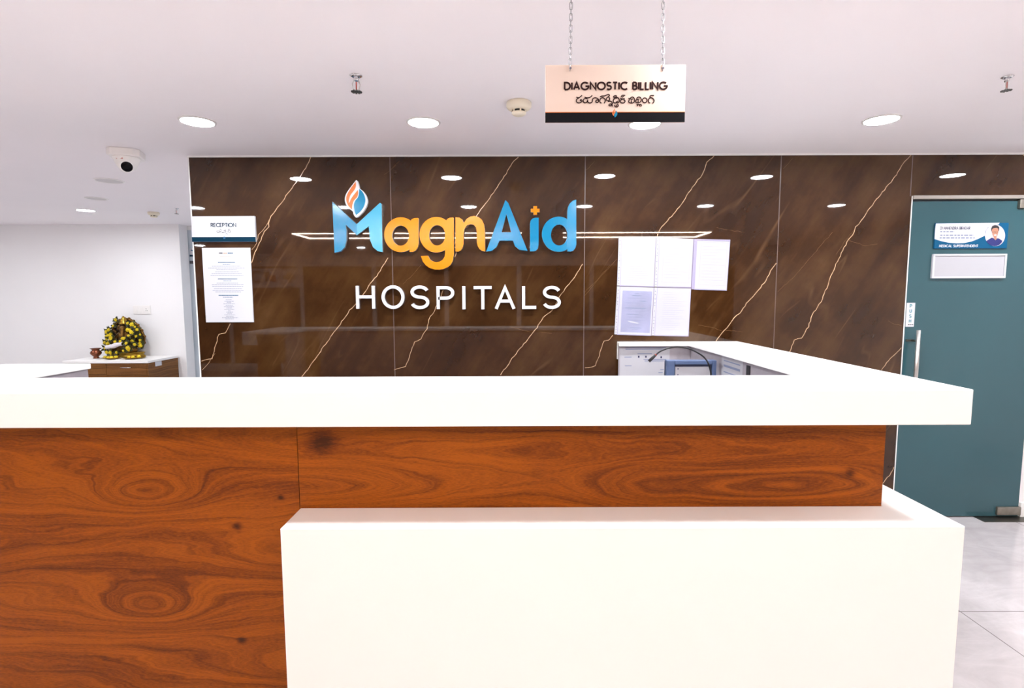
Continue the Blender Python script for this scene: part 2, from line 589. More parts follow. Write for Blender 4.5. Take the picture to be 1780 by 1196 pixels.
def lettering(name, lines, w, Y, material, parent, depth=0.0006):
    mb = MB()
    for li, ln in enumerate(lines):
        mb.stroke(ln, w, (0, depth, 0), to3=on_plane(Y - 0.00004 * (li % 3)))
    return mb.build(name, material, parent)


def zoomed(ox, oy, s, Y):
    """a traced point of an enlarged crop (origin, scale) placed on the plane y = Y"""
    def f(x, z):
        return at_y(ox + x / s, oy + z / s, Y)
    return f


# ------------------------------------------------------------------ main dimensions
WALL_Y = 3.44
CEIL = at_y(890, 269, WALL_Y).z
FAR_Y = (at_z(200, 390, CEIL)).y
TOP_Z = 1.20
FRONT_Y = at_z(1693, 677, TOP_Z).y
END_X = at_z(1693, 677, TOP_Z).x
BACK_Y = at_z(700, 654.5, TOP_Z).y
LOW_Z = at_y(900, 741.5, FRONT_Y).z           # underside of the thick fascia
LEDGE_Z = at_y(1100, 917, FRONT_Y).z
WOOD_Y = at_z(1000, 881, LEDGE_Z).y
WOOD_X = at_y(1533, 860, WOOD_Y).x
SEAM_X = at_y(518, 800, WOOD_Y).x
LEDGE_X0 = at_y(488, 950, FRONT_Y).x
LEDGE_X1 = at_y(1677, 930, FRONT_Y).x
LEFT_X = -2.30
ARM_Y = at_z(158, 632, TOP_Z).y
ARM_X = at_z(158, 632, TOP_Z).x
INNER_X = at_z(1375, 653, TOP_Z - 0.024).x
RET_X = at_y(1074, 598, 3.40).x
MARBLE_X0 = at_y(339, 463, WALL_Y).x
DOOR_X0 = at_y(1570, 600, WALL_Y).x
DOOR_X1 = at_y(1774, 880, WALL_Y).x
DOOR_Z1 = at_y(1680, 346, WALL_Y).z
FIELD_X0, FIELD_X1, FIELD_Y0, FIELD_Y1 = -7.5, 4.7, -4.3, 7.2

# ------------------------------------------------------------------ room shell
tile = at_z(1669, 1063, 0)
fl = struct(MB().box(FIELD_X0, FIELD_Y0, -0.1, FIELD_X1, FIELD_Y1, 0).build('floor', floor_material(tile.x, tile.y, 1.2)))
ce = struct(MB().box(FIELD_X0, FIELD_Y0, CEIL, FIELD_X1, FIELD_Y1, CEIL + 0.1).build('ceiling', 'ceiling'))
struct(MB().box(FIELD_X0 - 0.1, FIELD_Y0, 0, FIELD_X0, FIELD_Y1, CEIL).build('wall_left', 'wall_paint'))
struct(MB().box(FIELD_X1, FIELD_Y0, 0, FIELD_X1 + 0.1, FIELD_Y1, CEIL).build('wall_right', 'wall_paint'))
# wall behind the photographer: brown panelling in three fields under a plain frieze
mb = MB()
mb.box(FIELD_X0, FIELD_Y0 - 0.1, 0, FIELD_X1, FIELD_Y0, CEIL, 0)
for i in range(8):
    a = FIELD_X0 + 0.1 + i * 1.52
    mb.box(a, FIELD_Y0, 0.1, a + 1.42, FIELD_Y0 + 0.02, 2.12, 1)
struct(mb.build('wall_front', ['wall_paint', 'back_wood']))

far_end = at_y(312, 420, FAR_Y).x
struct(MB().box(FIELD_X0, FAR_Y, 0, far_end, FAR_Y + 0.17, CEIL).build('wall_far', 'wall_paint'))
struct(MB().box(FIELD_X0, FAR_Y - 0.012, 0, far_end, FAR_Y, 0.1).build('baseboard_far', 'white_trim', bevel=0.003))
struct(MB().box(MARBLE_X0 + 0.12, WALL_Y + 0.16, 0, MARBLE_X0 + 0.27, FIELD_Y1, CEIL).build('wall_passage', 'wall_paint'))

# marble-clad wall with door opening on its right
MARBLE_TOP = CEIL - 0.010
marble = marble_material()
core = MB()
cy0, cy1 = WALL_Y + 0.018, WALL_Y + 0.16
core.box(MARBLE_X0 - 0.006, cy0, 0, DOOR_X0, cy1, CEIL)
core.box(DOOR_X0, cy0, DOOR_Z1 + 0.02, DOOR_X1, cy1, CEIL)
core.box(DOOR_X1, cy0, 0, FIELD_X1, cy1, CEIL)
struct(core.build('wall_back', 'wall_paint'))
struct(MB().box(MARBLE_X0 - 0.008, WALL_Y - 0.001, 0, MARBLE_X0, WALL_Y + 0.02, CEIL).build('trim_1', 'white_trim'))
struct(MB().box(DOOR_X0 - 0.006, WALL_Y - 0.002, 0, DOOR_X0, WALL_Y + 0.02, DOOR_Z1 + 0.02).build('trim_2', 'white_trim'))
struct(MB().box(DOOR_X1 + 0.006, WALL_Y + 0.002, 0, FIELD_X1, WALL_Y + 0.018, 0.1).build('baseboard_right', 'white_trim'))

cl = MB()
HEAD_X = at_y(1587, 268, WALL_Y).x
cl.box(MARBLE_X0, WALL_Y, 0, DOOR_X0 - 0.006, WALL_Y + 0.018, MARBLE_TOP, 0)
cl.box(DOOR_X0 - 0.006, WALL_Y, DOOR_Z1 + 0.02, FIELD_X1, WALL_Y + 0.018, MARBLE_TOP, 0)
P = zoomed
wp = lambda x, z: at_y(x, z, WALL_Y - 0.0005)
# joints between the slabs
for px in (677.5, 1017.5, 1358.5):
    X = at_y(px, 268, WALL_Y).x
    cl.box(X - 0.0025, WALL_Y - 0.0003, 0, X + 0.0025, WALL_Y + 0.001, MARBLE_TOP, 3)
cl.box(HEAD_X - 0.0025, WALL_Y - 0.0003, DOOR_Z1 + 0.02, HEAD_X + 0.0025, WALL_Y + 0.001, MARBLE_TOP, 3)

struct(MB().box(MARBLE_X0 - 0.008, WALL_Y - 0.004, MARBLE_TOP, FIELD_X1, WALL_Y + 0.018, CEIL).build('trim_3', 'white_trim'))
V5, V6, V7, V8 = (320, 260, 2.99), (660, 260, 2.99), (1010, 260, 2.99), (1330, 260, 2.99)
VEINS = [
    (V5, 5, [(658, 38), (640, 80), (612, 125), (580, 170), (540, 225), (500, 285), (465, 330), (442, 365), (440, 400), (415, 425), (405, 455), (385, 500), (360, 550), (350, 590)]),
    (V5, 3, [(442, 365), (425, 400), (385, 445), (376, 490), (352, 520)]),
    (V5, 4.5, [(240, 905), (215, 955), (180, 960), (160, 1030), (145, 1085), (90, 1100)]),
    (V5, 2.5, [(160, 1060), (120, 1120), (95, 1145)]),
    (V5, 5, [(1060, 562), (1020, 630), (960, 710), (920, 770), (860, 835), (830, 880), (780, 950), (700, 1060), (650, 1130), (612, 1180)]),
    (V6, 4.5, [(722, 38), (690, 70), (665, 110), (640, 155), (600, 210), (560, 265), (525, 310), (500, 345), (455, 400), (400, 455), (385, 500), (405, 520), (390, 560)]),
    (V6, 4, [(330, 730), (305, 790), (285, 835), (255, 885), (245, 930), (215, 985), (180, 1000), (160, 1060), (135, 1130), (75, 1145)]),
    (V6, 5, [(1055, 595), (1020, 650), (975, 710), (930, 775), (895, 835), (850, 875), (800, 950), (750, 1010), (690, 1085), (628, 1172)]),
    (V7, 4.5, [(695, 28), (655, 68), (635, 120), (600, 170), (560, 225), (520, 285), (480, 335), (440, 380), (410, 415), (395, 455)]),
    (V7, 5, [(1015, 590), (985, 630), (960, 680), (915, 740), (860, 800), (825, 850), (795, 875), (770, 915), (735, 950), (700, 998)]),
    (V7, 4, [(165, 965), (145, 990), (120, 995), (95, 1070), (75, 1125), (20, 1135)]),
    (V8, 5, [(765, 22), (720, 65), (700, 105), (665, 155), (620, 210), (580, 260), (535, 315), (500, 370), (470, 402), (462, 430), (425, 480), (405, 525), (375, 580), (350, 640), (335, 680), (320, 720), (290, 790), (245, 860), (225, 920), (190, 980), (150, 990), (128, 1052)]),
    (V8, 4.5, [(708, 1030), (650, 1085), (605, 1145)]),
    ((0, 0, 1), 1.5, [(1770, 262), (1782, 272)]),
    ((0, 0, 1), 1.6, [(1554, 812), (1546, 826), (1536, 838), (1510, 870)]),
]
FAINT = [
    (V6, 3, [(680, 922), (725, 932), (780, 948)]), (V6, 3, [(835, 948), (895, 955)]),
    (V6, 2.5, [(215, 600), (165, 655), (120, 700)]),
    (V6, 2.5, [(1195, 600), (1130, 680), (1065, 760)]),
    (V7, 3, [(610, 912), (660, 918), (730, 940)]), (V7, 3, [(750, 940), (840, 948)]),
    (V7, 2.5, [(185, 570), (110, 650), (20, 740)]),
    (V7, 2.5, [(705, 405), (780, 420), (850, 430)]),
    (V8, 2.5, [(350, 430), (255, 540), (180, 630), (65, 740)]),
    (V8, 2.5, [(430, 470), (520, 500), (585, 490)]), (V8, 2.5, [(640, 890), (660, 905), (710, 915)]),
    (V8, 2.5, [(470, 405), (420, 470), (370, 545)]),
    (V5, 2.5, [(1120, 60), (1085, 95), (1040, 130)]), (V7, 2.5, [(70, 60), (40, 95), (20, 110)]), (V8, 2.5, [(145, 45), (110, 80), (95, 100)]),
]


def densify(pts, step, amp):
    out = []
    for i in range(len(pts) - 1):
        a, b = Vector(pts[i]), Vector(pts[i + 1])
        k = max(1, int((b - a).length / step))
        nrm = Vector((-(b - a).y, (b - a).x)).normalized()
        for j in range(k):
            p = a.lerp(b, j / k)
            if i + j > 0:
                p = p + nrm * random.uniform(-amp, amp)
            out.append((p.x, p.y))
    out.append(pts[-1])
    return out


for vs, mi, lst in ((1.0, 1, VEINS), (0.7, 2, FAINT)):
    for (o, w, pts) in lst:
        s = o[2]
        pts = [(o[0] + x / s, o[1] + y / s) for x, y in pts]
        pts = densify(pts, 5, 0.9)
        pts = [wp(*p) for p in pts]
        pts = [(p.x, p.z) for p in pts]
        wd = max(w, 1.0) / s * 3.44 / 920 * vs * 0.68
        cl.stroke(pts, wd, (0, 0.0008, 0), mi=mi, to3=on_plane(WALL_Y - 0.0003))
cladding = struct(cl.build('wall_back_cladding', [marble, 'vein', 'vein_faint', 'grout']))
cladding.name = 'wall_marble'

# ------------------------------------------------------------------ glass doors
door = bpy.data.objects.new('door_1', None)
scene.collection.objects.link(door)
door.location = (DOOR_X0, WALL_Y + 0.03, 0)
tag(door, kind='structure')
GY = WALL_Y + 0.008
MB().box(DOOR_X0 + 0.004, GY, 0.008, DOOR_X1 - 0.006, GY + 0.012, DOOR_Z1 - 0.012).build('glass_panel', 'glass_frost', door, bevel=0.001)
MB().box(DOOR_X0 - 0.002, WALL_Y - 0.012, DOOR_Z1, FIELD_X1 - 0.5, WALL_Y + 0.04, DOOR_Z1 + 0.022).build('head_rail', 'rail', door, bevel=0.002)
pf = at_y(1730, 893, GY)
MB().box(pf.x, GY - 0.016, 0.02, DOOR_X1, GY + 0.028, 0.075).build('floor_patch_fitting', 'patch_steel', door, bevel=0.003)
pt = at_y(1769, 352, GY)
MB().box(pt.x, GY - 0.02, DOOR_Z1 - 0.06, DOOR_X1 + 0.02, GY + 0.03, DOOR_Z1 - 0.004).build('top_patch_fitting', 'patch_steel', door, bevel=0.003)
h0 = at_y(1597, 574, GY - 0.05)
hx = at_y(1593, 620, GY - 0.05).x
hb = MB()
hb.tube([(hx, GY - 0.055, h0.z), (hx, GY - 0.055, h0.z - 0.50)], 0.0125, 16)
hb.build('handle', 'steel', door)
hd = door.children[-1]
mt = MB()
for dz in (0.07, 0.43):
    mt.box(hx - 0.040, GY - 0.008, h0.z - dz - 0.006, hx + 0.004, GY, h0.z - dz + 0.006)
    mt.tube([(hx, GY - 0.055, h0.z - dz), (hx, GY, h0.z - dz)], 0.007, 10)
mt.build('handle_mount', 'dark_steel', hd)
fp0 = at_z(1712, 907.5, 0.002)
MB().box(fp0.x, fp0.y, 0, DOOR_X1 + 0.05, WALL_Y + 0.03, 0.004).build('floor_spring_cover', 'dark_steel', door)

# far glass partition seen past the end of the painted wall
fd = bpy.data.objects.new('door_2', None)
scene.collection.objects.link(fd)
fy = FAR_Y + 0.19
fd.location = (far_end, fy, 0)
tag(fd, kind='structure')
MB().box(far_end - 0.05, fy, 0.01, MARBLE_X0 + 0.11, fy + 0.012, CEIL - 0.003).build('glass_panel', 'glass_far', fd)
MB().box(far_end - 0.05, fy - 0.012, CEIL - 0.05, MARBLE_X0 + 0.11, fy + 0.03, CEIL - 0.002).build('head_rail', 'white_trim', fd)
a, b = at_y(329.5, 432, fy), at_y(345, 446, fy)
fs = thing('door_sign', 'small white sign with a teal foot band on the far pale glass', 'sign', (a.x, fy - 0.004, b.z))
MB().box(a.x, fy - 0.006, b.z, b.x, fy, a.z).build('board', 'sign_white', fs)
MB().box(a.x, fy - 0.0075, b.z, b.x, fy - 0.006, b.z + 0.022).build('band', 'teal_print', fs)
MB().box(a.x + 0.02, fy - 0.0075, a.z - 0.03, a.x + 0.085, fy - 0.006, a.z - 0.017).build('lettering', 'blue_print', fs)
a, b = at_y(330, 453.5, fy), at_y(345, 458.5, fy)
tag(MB().box(a.x, fy - 0.005, b.z, b.x, fy, a.z).build('door_notice', 'grey_print', loc=(a.x, fy, b.z)),
    'tiny grey notice stuck below the small sign on the far pale glass', 'notice')

# ------------------------------------------------------------------ reception counter
T = 0.024
O = [(LEFT_X, ARM_Y), (LEFT_X, FRONT_Y), (END_X, FRONT_Y), (END_X + 0.008, 3.43), (RET_X, 3.43)]
I = [(LEFT_X + 0.12, ARM_Y), (LEFT_X + 0.12, WOOD_Y), (WOOD_X, WOOD_Y), (WOOD_X, 3.42), (RET_X, 3.42)]
E = [(ARM_X, ARM_Y), (ARM_X, BACK_Y), (INNER_X, BACK_Y), (INNER_X, 3.355), (RET_X, 3.355)]
mb = MB()
nv = len(O)
rows = [(O, TOP_Z), (E, TOP_Z), (E, TOP_Z - T), (I, TOP_Z - T), (I, LOW_Z), (O, LOW_Z)]
for i in range(nv):
    for lp, z in rows:
        mb.v.append(Vector((*lp[i], z)))
for i in range(nv - 1):
    for k in range(6):
        k2 = (k + 1) % 6
        mb.face([i * 6 + k, i * 6 + k2, (i + 1) * 6 + k2, (i + 1) * 6 + k])
mb.face(list(range(6)))
mb.face([(nv - 1) * 6 + k for k in reversed(range(6))])
tag(mb.build('countertop', 'white_slab', loc=(0, FRONT_Y, LOW_Z), bevel=0.003, fix=True),
    'long white countertop with a thick square front edge on the wood-faced counter', 'countertop')

desk = thing('reception_desk', 'reception counter base faced in flame-grained orange brown wood', 'reception desk', (0, WOOD_Y, 0))


def wood_px(px, py):
    p = at_y(px, py, WOOD_Y); return p.x, p.z


def bump_px(px, py, rx, rz, a):
    x, z = wood_px(px, py); k = WOOD_Y / 920.0
    return (x, z - 0, rx * k, rz * k, a)


def local(bl, o):
    # object space of a part equals world minus its parent's base
    return [(b[0] - o[0], b[1], b[2], b[3], b[4]) for b in bl]


off = (-WOOD_Y * 0.0, 0)
bl = [bump_px(258, 856, 85, 34, 4.2), bump_px(262, 1052, 85, 34, 4.2), bump_px(190, 860, 330, 62, 2.2), bump_px(190, 1058, 330, 62, 2.2),
      bump_px(620, 770, 330, 46, 4.0), bump_px(620, 968, 330, 46, 4.0), bump_px(-120, 960, 260, 55, 2.5), bump_px(620, 1160, 330, 46, 4.0), bump_px(300, 1250, 300, 60, 3)]
sp = [(*wood_px(412, 915), 0.016), (*wood_px(420, 1113), 0.016), (*wood_px(488, 865), 0.010)]
wood_l = wood_material('flame_wood_left', bl, 0.055, spots=sp)
br = [bump_px(500, 848, 260, 36, 6.5), bump_px(1330, 850, 330, 46, 5.6), bump_px(880, 915, 420, 26, 2.0), bump_px(900, 770, 600, 40, -2.2), bump_px(1120, 850, 60, 40, 1.0)]
wood_r = wood_material('flame_wood_right', br, 0.050, spots=[(*wood_px(1478, 822), 0.02), (*wood_px(560, 765), 0.05)])
WT = 0.018
MB().box(LEFT_X + 0.12, WOOD_Y, 0, SEAM_X - 0.0012, WOOD_Y + WT, LOW_Z - 0.001).build('front_panel', wood_l, desk)
MB().box(SEAM_X + 0.0012, WOOD_Y, 0, WOOD_X, WOOD_Y + WT, LOW_Z - 0.001).build('front_panel', wood_r, desk)
MB().box(WOOD_X - WT, WOOD_Y + WT + 0.001, 0, WOOD_X, 3.42, LOW_Z - 0.001).build('side_panel', wood_r, desk)
MB().box(LEFT_X + 0.14, WOOD_Y + WT, 0, WOOD_X - WT, WOOD_Y + WT + 0.012, LOW_Z - 0.001).build('backing_board', 'seam_dark', desk)
IP = INNER_X + 0.03
MB().box(LEFT_X + 0.5, BACK_Y - 0.035, 0, IP, BACK_Y - 0.015, TOP_Z - T).build('inner_panel', 'inner_laminate', desk)
MB().box(IP, BACK_Y - 0.035, 0, IP + 0.018, 3.41, TOP_Z - T).build('inner_panel', 'inner_laminate', desk)
RP = 3.385
MB().box(RET_X + 0.004, RP, 0, IP, RP + 0.018, TOP_Z - T).build('return_panel', 'inner_laminate', desk)
MB().box(ARM_X - 0.03, FRONT_Y + 0.32, 0, ARM_X - 0.012, ARM_Y - 0.005, TOP_Z - T).build('arm_panel', 'inner_laminate', desk)
MB().box(LEFT_X + 0.12, FRONT_Y + 0.32, 0, LEFT_X + 0.14, ARM_Y - 0.005, LOW_Z - 0.001).build('arm_side_panel', wood_l, desk)
mb = MB()
mb.box(-1.7, BACK_Y - 0.014, 0.72, IP - 0.001, BACK_Y + 0.5, 0.75)
mb.box(0.62, BACK_Y + 0.5, 0.72, IP - 0.001, RP - 0.001, 0.75)
mb.build('work_surface', 'inner_laminate', desk, fix=True)

mb = MB()
prof = [(LEDGE_X0, FRONT_Y), (LEDGE_X1, FRONT_Y), (LEDGE_X1 + 0.004, 3.40), (WOOD_X + 0.002, 3.40), (WOOD_X + 0.002, WOOD_Y - 0.001), (LEDGE_X0, WOOD_Y - 0.001)]
mb.prism([Vector((x, y, LEDGE_Z)) for x, y in prof], (0, 0, -LEDGE_Z))
tag(mb.build('ledge_box', 'white_slab', loc=(0.3, FRONT_Y, 0), bevel=0.003, fix=True),
    'large plain white box ledge standing below the counter in front of its wood panel', 'ledge')

# ------------------------------------------------------------------ papers, folder and microphone behind the counter
a, b = at_y(1078, 604, RP - 0.002), at_y(1162, 700, RP - 0.002)
nz = thing('notice_sheet', 'printed white notice taped inside the counter return, behind the microphone tip', 'paper', (a.x, RP - 0.002, a.z - 0.3))
MB().box(a.x, RP - 0.002, a.z - 0.30, b.x, RP - 0.0008, a.z - 0.004).build('sheet', 'paper', nz)
mb = MB()
zt = zoomed(1050, 580, 4.811, RP - 0.0025)
for x0, x1, y in ((180, 520, 118), (180, 520, 130), (280, 400, 168), (170, 230, 196), (330, 520, 215), (340, 500, 228), (175, 230, 268), (470, 500, 300), (455, 490, 325)):
    p, q = zt(x0, y), zt(x1, y)
    mb.box(p.x, RP - 0.0026, p.z - 0.003, q.x, RP - 0.002, p.z + 0.002)
mb.build('lettering', 'ink_faint', nz)
mb = MB()
for x, y in ((290, 193), (350, 193), (478, 197)):
    p = zt(x, y); MB().box(p.x - 0.005, RP - 0.0028, p.z - 0.006, p.x + 0.005, RP - 0.002, p.z + 0.006).build('printed_mark', 'ink_dark', nz)

# second sheet, on the inner side of the right arm
sx = IP - 0.0015
def at_x(px, py, X):
    d = ray(px, py); return CAM + d * (X / d.x)
a, b = at_x(1255, 612, sx), at_x(1291, 640, sx)
sh = thing('schedule_sheet', 'white table-ruled sheet pinned inside the right arm, right of the blue folder', 'paper', (sx, a.y, a.z - 0.3))
MB().box(sx, min(a.y, b.y), a.z - 0.33, sx + 0.0012, max(a.y, b.y), a.z - 0.015).build('sheet', 'paper', sh)
mb = MB()
for i in range(7):
    z = a.z - 0.045 - i * 0.03
    mb.box(sx - 0.0006, min(a.y, b.y) + 0.03, z, sx, max(a.y, b.y) - 0.03, z + 0.006 + 0.006 * (i % 2))
mb.build('lettering', 'ink_faint', sh)
c0, c1 = at_x(1293, 640, sx), at_x(1296, 650, sx)
tag(MB().box(sx - 0.004, c0.y - 0.07, 0.76, IP - 0.0005, c0.y - 0.035, c0.z + 0.02).build('cable_cover', 'black', loc=(sx, c0.y - 0.05, 0.76)),
    'narrow black strip running down inside the right arm beside the ruled sheet', 'cable cover')

FY = 2.86
a, b = at_y(1160, 627, FY), at_y(1246, 627, FY)
fo = thing('file_holder', 'blue-grey open file holder standing below the counter return with a white sheet', 'file holder', ((a.x + b.x) / 2, FY, 0.75))
fz = a.z
mb = MB()
mb.box(a.x, FY, 0.75, a.x + 0.042, FY + 0.05, fz); mb.box(b.x - 0.022, FY, 0.75, b.x, FY + 0.05, fz)
mb.box(a.x + 0.042, FY, fz - 0.022, b.x - 0.022, FY + 0.05, fz); mb.box(a.x, FY + 0.03, 0.75, b.x, FY + 0.055, fz - 0.005)
mb.build('frame', 'folder_blue', fo, bevel=0.003)
MB().box(a.x + 0.042, FY + 0.022, 0.752, b.x - 0.022, FY + 0.03, fz - 0.022).build('lining', 'folder_dark', fo)
MB().box(a.x + 0.048, FY + 0.012, 0.755, b.x - 0.03, FY + 0.02, fz - 0.036).build('sheet', 'paper', fo)
mb = MB()
for i in range(8):
    z = fz - 0.05 - 0.032 * i
    MB().box(a.x + 0.06, FY + 0.0112, z, a.x + 0.066, FY + 0.012, z + 0.006).build('punched_hole', 'ink_dark', fo)

MY = 2.74
mz = zoomed(1050, 580, 4.811, MY)
mic_pts = [(375, 232), (400, 208), (430, 180), (470, 148), (520, 127), (570, 113), (620, 110), (680, 118), (730, 133), (780, 158), (830, 192), (865, 235), (885, 290), (895, 345), (900, 420)]
mp = [mz(*p) for p in mic_pts]
base = Vector((mp[-1].x + 0.005, MY, 0.75))
mic = thing('microphone', 'black gooseneck desk microphone bending left above the counter return', 'microphone', base)
def spline(pts, k=4):
    out = []
    for i in range(len(pts) - 1):
        p0, p1, p2, p3 = pts[max(i - 1, 0)], pts[i], pts[i + 1], pts[min(i + 2, len(pts) - 1)]
        for j in range(k):
            t = j / k
            out.append(0.5 * ((2 * p1) + (p2 - p0) * t + (2 * p0 - 5 * p1 + 4 * p2 - p3) * t * t + (3 * p1 - p0 - 3 * p2 + p3) * t ** 3))
    out.append(pts[-1])
    return out
MB().tube(spline(mp[2:] + [base + Vector((0, 0, 0.03))]), 0.0042, 10).build('gooseneck', 'cable', mic)
MB().tube([mp[0], mp[0].lerp(mp[2], 0.5), mp[2]], [0.0085, 0.0085, 0.0065], 12).build('capsule', 'black', mic)
MB().tube([mp[2], mp[2] + (mp[3] - mp[2]) * 0.12], 0.0068, 12).build('ring', 'red_print', mic)
MB().lathe([(0.055, 0), (0.055, 0.018), (0.045, 0.03), (0.012, 0.034)], base, seg=24).build('stand', 'black', mic)

# ------------------------------------------------------------------ logo letters on the marble
LF = WALL_Y - 0.028           # front face of the letters
LB = 0.022                    # their thickness
z2 = zoomed(540, 290, 3.56, LF)
z3 = zoomed(560, 300, 7.97, LF)
z2s = zoomed(540, 290, 3.56, LF - 0.0009)


def ell(cx, cy, rx, ry, f, n=44):
    return [f(cx + rx * math.cos(-2 * PI * i / n), cy + ry * math.sin(-2 * PI * i / n)) for i in range(n)]


def smooth_loop(pts, f, corners=(), k=4):
    """closed Catmull-Rom through pts; indices in corners stay sharp"""
    n = len(pts); out = []
    V = [Vector(p) for p in pts]
    for i in range(n):
        p1, p2 = V[i], V[(i + 1) % n]
        p0 = V[i - 1] if i not in corners else p1
        p3 = V[(i + 2) % n] if (i + 1) % n not in corners else p2
        for j in range(k):
            t = j / k
            q = 0.5 * ((2 * p1) + (p2 - p0) * t + (2 * p0 - 5 * p1 + 4 * p2 - p3) * t * t + (3 * p1 - p0 - 3 * p2 + p3) * t ** 3)
            out.append(f(q.x, q.y))
    return out


cc = z2(890, 420)
logo = thing('logo_sign', 'large raised blue and orange logo lettering reading MagnAid on the brown marble', 'logo sign', (cc.x, WALL_Y, z2(890, 640).z))
DV = (0, LB, 0)


def letter(name, mb, mats, parent=logo, **kw):
    return mb.build(name, mats, parent, fix=True, **kw)


# M: dark left half, lighter right half
ml = [(140, 402), (478, 716), (482, 868), (326, 722), (338, 800), (338, 930), (312, 1035), (258, 1092), (172, 1112)]
mr = [(478, 716), (800, 418), (822, 432), (836, 1100), (770, 1088), (705, 1035), (662, 930), (645, 745), (482, 868)]
mb = MB()
mb.prism([z3(*p) for p in ml], DV, 0, 2).prism([z3(*p) for p in mr], DV, 1, 2)
letter('letter', mb, ['blue', 'light_blue', 'letter_side'])

def bowl(cx, cy, rx, ry, hx, hy, hrx, hry):
    mb = MB()
    mb.ringprism(ell(cx, cy, rx, ry, z2), ell(hx, hy, hrx, hry, z2), DV, 0, 1)
    return mb

# a
mb = bowl(558, 420, 103, 108, 557, 426, 52, 62)
mb.prism([z2s(*p) for p in [(612, 360), (616, 338), (626, 324), (642, 317), (664, 316), (668, 320), (668, 480), (662, 502), (650, 518), (634, 526), (612, 527)]], (0, LB, 0), 0, 1)
letter('letter', mb, ['orange', 'letter_side'])
# g
mb = bowl(778, 420, 104, 110, 783, 424, 50, 63)
mb.prism([z2s(*p) for p in [(832, 360), (836, 336), (846, 322), (860, 315), (882, 313), (886, 317), (886, 545), (880, 582), (866, 605), (848, 621), (822, 632), (795, 637), (766, 635), (735, 625), (712, 608), (695, 587), (682, 552), (726, 550), (738, 572), (754, 584), (778, 590), (800, 586), (818, 574), (829, 556), (832, 535)]], (0, LB, 0), 0, 1)
letter('letter', mb, ['orange', 'letter_side'])
# n
mb = MB()
mb.prism([z2(*p) for p in [(896, 312), (920, 314), (938, 326), (948, 348), (965, 322), (988, 308), (1012, 304), (1038, 310), (1060, 328), (1073, 356), (1078, 392), (1080, 524), (1060, 520), (1044, 508), (1034, 490), (1029, 468), (1028, 400), (1022, 372), (1008, 358), (990, 355), (968, 362), (952, 384), (946, 420), (946, 478), (940, 502), (928, 518), (914, 524), (896, 524)]], DV, 0, 1)
letter('letter', mb, ['orange', 'letter_side'])
# A: two legs joined by a bar, with an open counter
mb = MB()
pa = [(1205, 206), (1086, 524), (1122, 520), (1150, 497), (1169, 457), (1252, 457), (1264, 490), (1292, 514), (1342, 520), (1222, 222)]
mb2 = [[(1205, 206), (1086, 524), (1122, 520), (1150, 497), (1169, 457), (1182, 405), (1211, 292)],
       [(1205, 206), (1211, 292), (1241, 405), (1252, 457), (1264, 490), (1292, 514), (1342, 520), (1222, 222)],
       [(1182, 405), (1169, 457), (1252, 457), (1241, 405)]]
for q in mb2:
    mb.prism([z2(*p) for p in q], DV, 0, 1)
letter('letter', mb, ['blue', 'letter_side'])
# i with a plus for its dot
mb = MB()
mb.prism([z2(*p) for p in [(1358, 350), (1362, 332), (1373, 320), (1388, 315), (1411, 315), (1411, 480), (1406, 504), (1396, 518), (1382, 523), (1358, 523)]], DV, 0, 1)
lt_i = letter('letter', mb, ['blue', 'letter_side'])
mb = MB()
cx, cy, a, t = 1390, 270, 27, 11
mb.prism([z2(*p) for p in [(cx - t, cy - a), (cx + t, cy - a), (cx + t, cy - t), (cx + a, cy - t), (cx + a, cy + t), (cx + t, cy + t), (cx + t, cy + a), (cx - t, cy + a), (cx - t, cy + t), (cx - a, cy + t), (cx - a, cy - t), (cx - t, cy - t)]], DV, 0, 1)
dot = mb.build('plus_dot', ['orange', 'letter_side'], lt_i, fix=True)
dot['label'] = 'small orange plus used as the dot of the i'
# d
mb = bowl(1535, 417, 104, 109, 1538, 422, 51, 65)
mb.prism([z2s(*p) for p in [(1588, 275), (1593, 248), (1604, 226), (1622, 210), (1643, 203), (1644, 480), (1638, 502), (1626, 518), (1610, 524), (1588, 524)]], (0, LB, 0), 0, 1)
letter('letter', mb, ['blue', 'letter_side'])
# flame emblem above the M
fl_y = LF - 0.004
z3f = zoomed(560, 300, 7.97, fl_y)
z3g = zoomed(560, 300, 7.97, fl_y - 0.0012)
back = [(470, 105), (395, 200), (335, 290), (314, 370), (332, 445), (372, 492), (425, 538), (440, 590), (468, 622), (505, 605), (565, 545), (612, 465), (626, 390), (608, 320), (570, 262), (512, 215), (508, 190), (488, 118)]
mb = MB().prism(smooth_loop(back, z3f, corners=(0, 6, 8, 15)), (0, 0.026, 0), 0, 1)
fb = letter('flame_emblem', mb, ['letter_white', 'letter_white'])
fb['label'] = 'white-edged orange and blue flame above the M'
blue_l = [(513, 224), (508, 300), (492, 348), (452, 398), (437, 460), (448, 535), (470, 588), (530, 540), (578, 470), (598, 390), (586, 320), (556, 264)]
org1 = [(464, 126), (402, 210), (348, 298), (332, 365), (345, 425), (368, 440), (370, 385), (392, 312), (446, 240), (468, 185)]
org2 = [(494, 240), (430, 320), (398, 368), (376, 415), (352, 440), (382, 482), (412, 512), (418, 445), (440, 388), (482, 340), (497, 290)]
for nm, loop, m_, cs in (('flame_lobe', blue_l, 'blue', (0, 6)), ('flame_lobe', org1, 'flame_orange', (0, 5)), ('flame_lobe', org2, 'flame_orange', (0, 6))):
    MB().prism(smooth_loop(loop, z3g, corners=cs), (0, 0.0014, 0)).build(nm, m_, fb, fix=True)

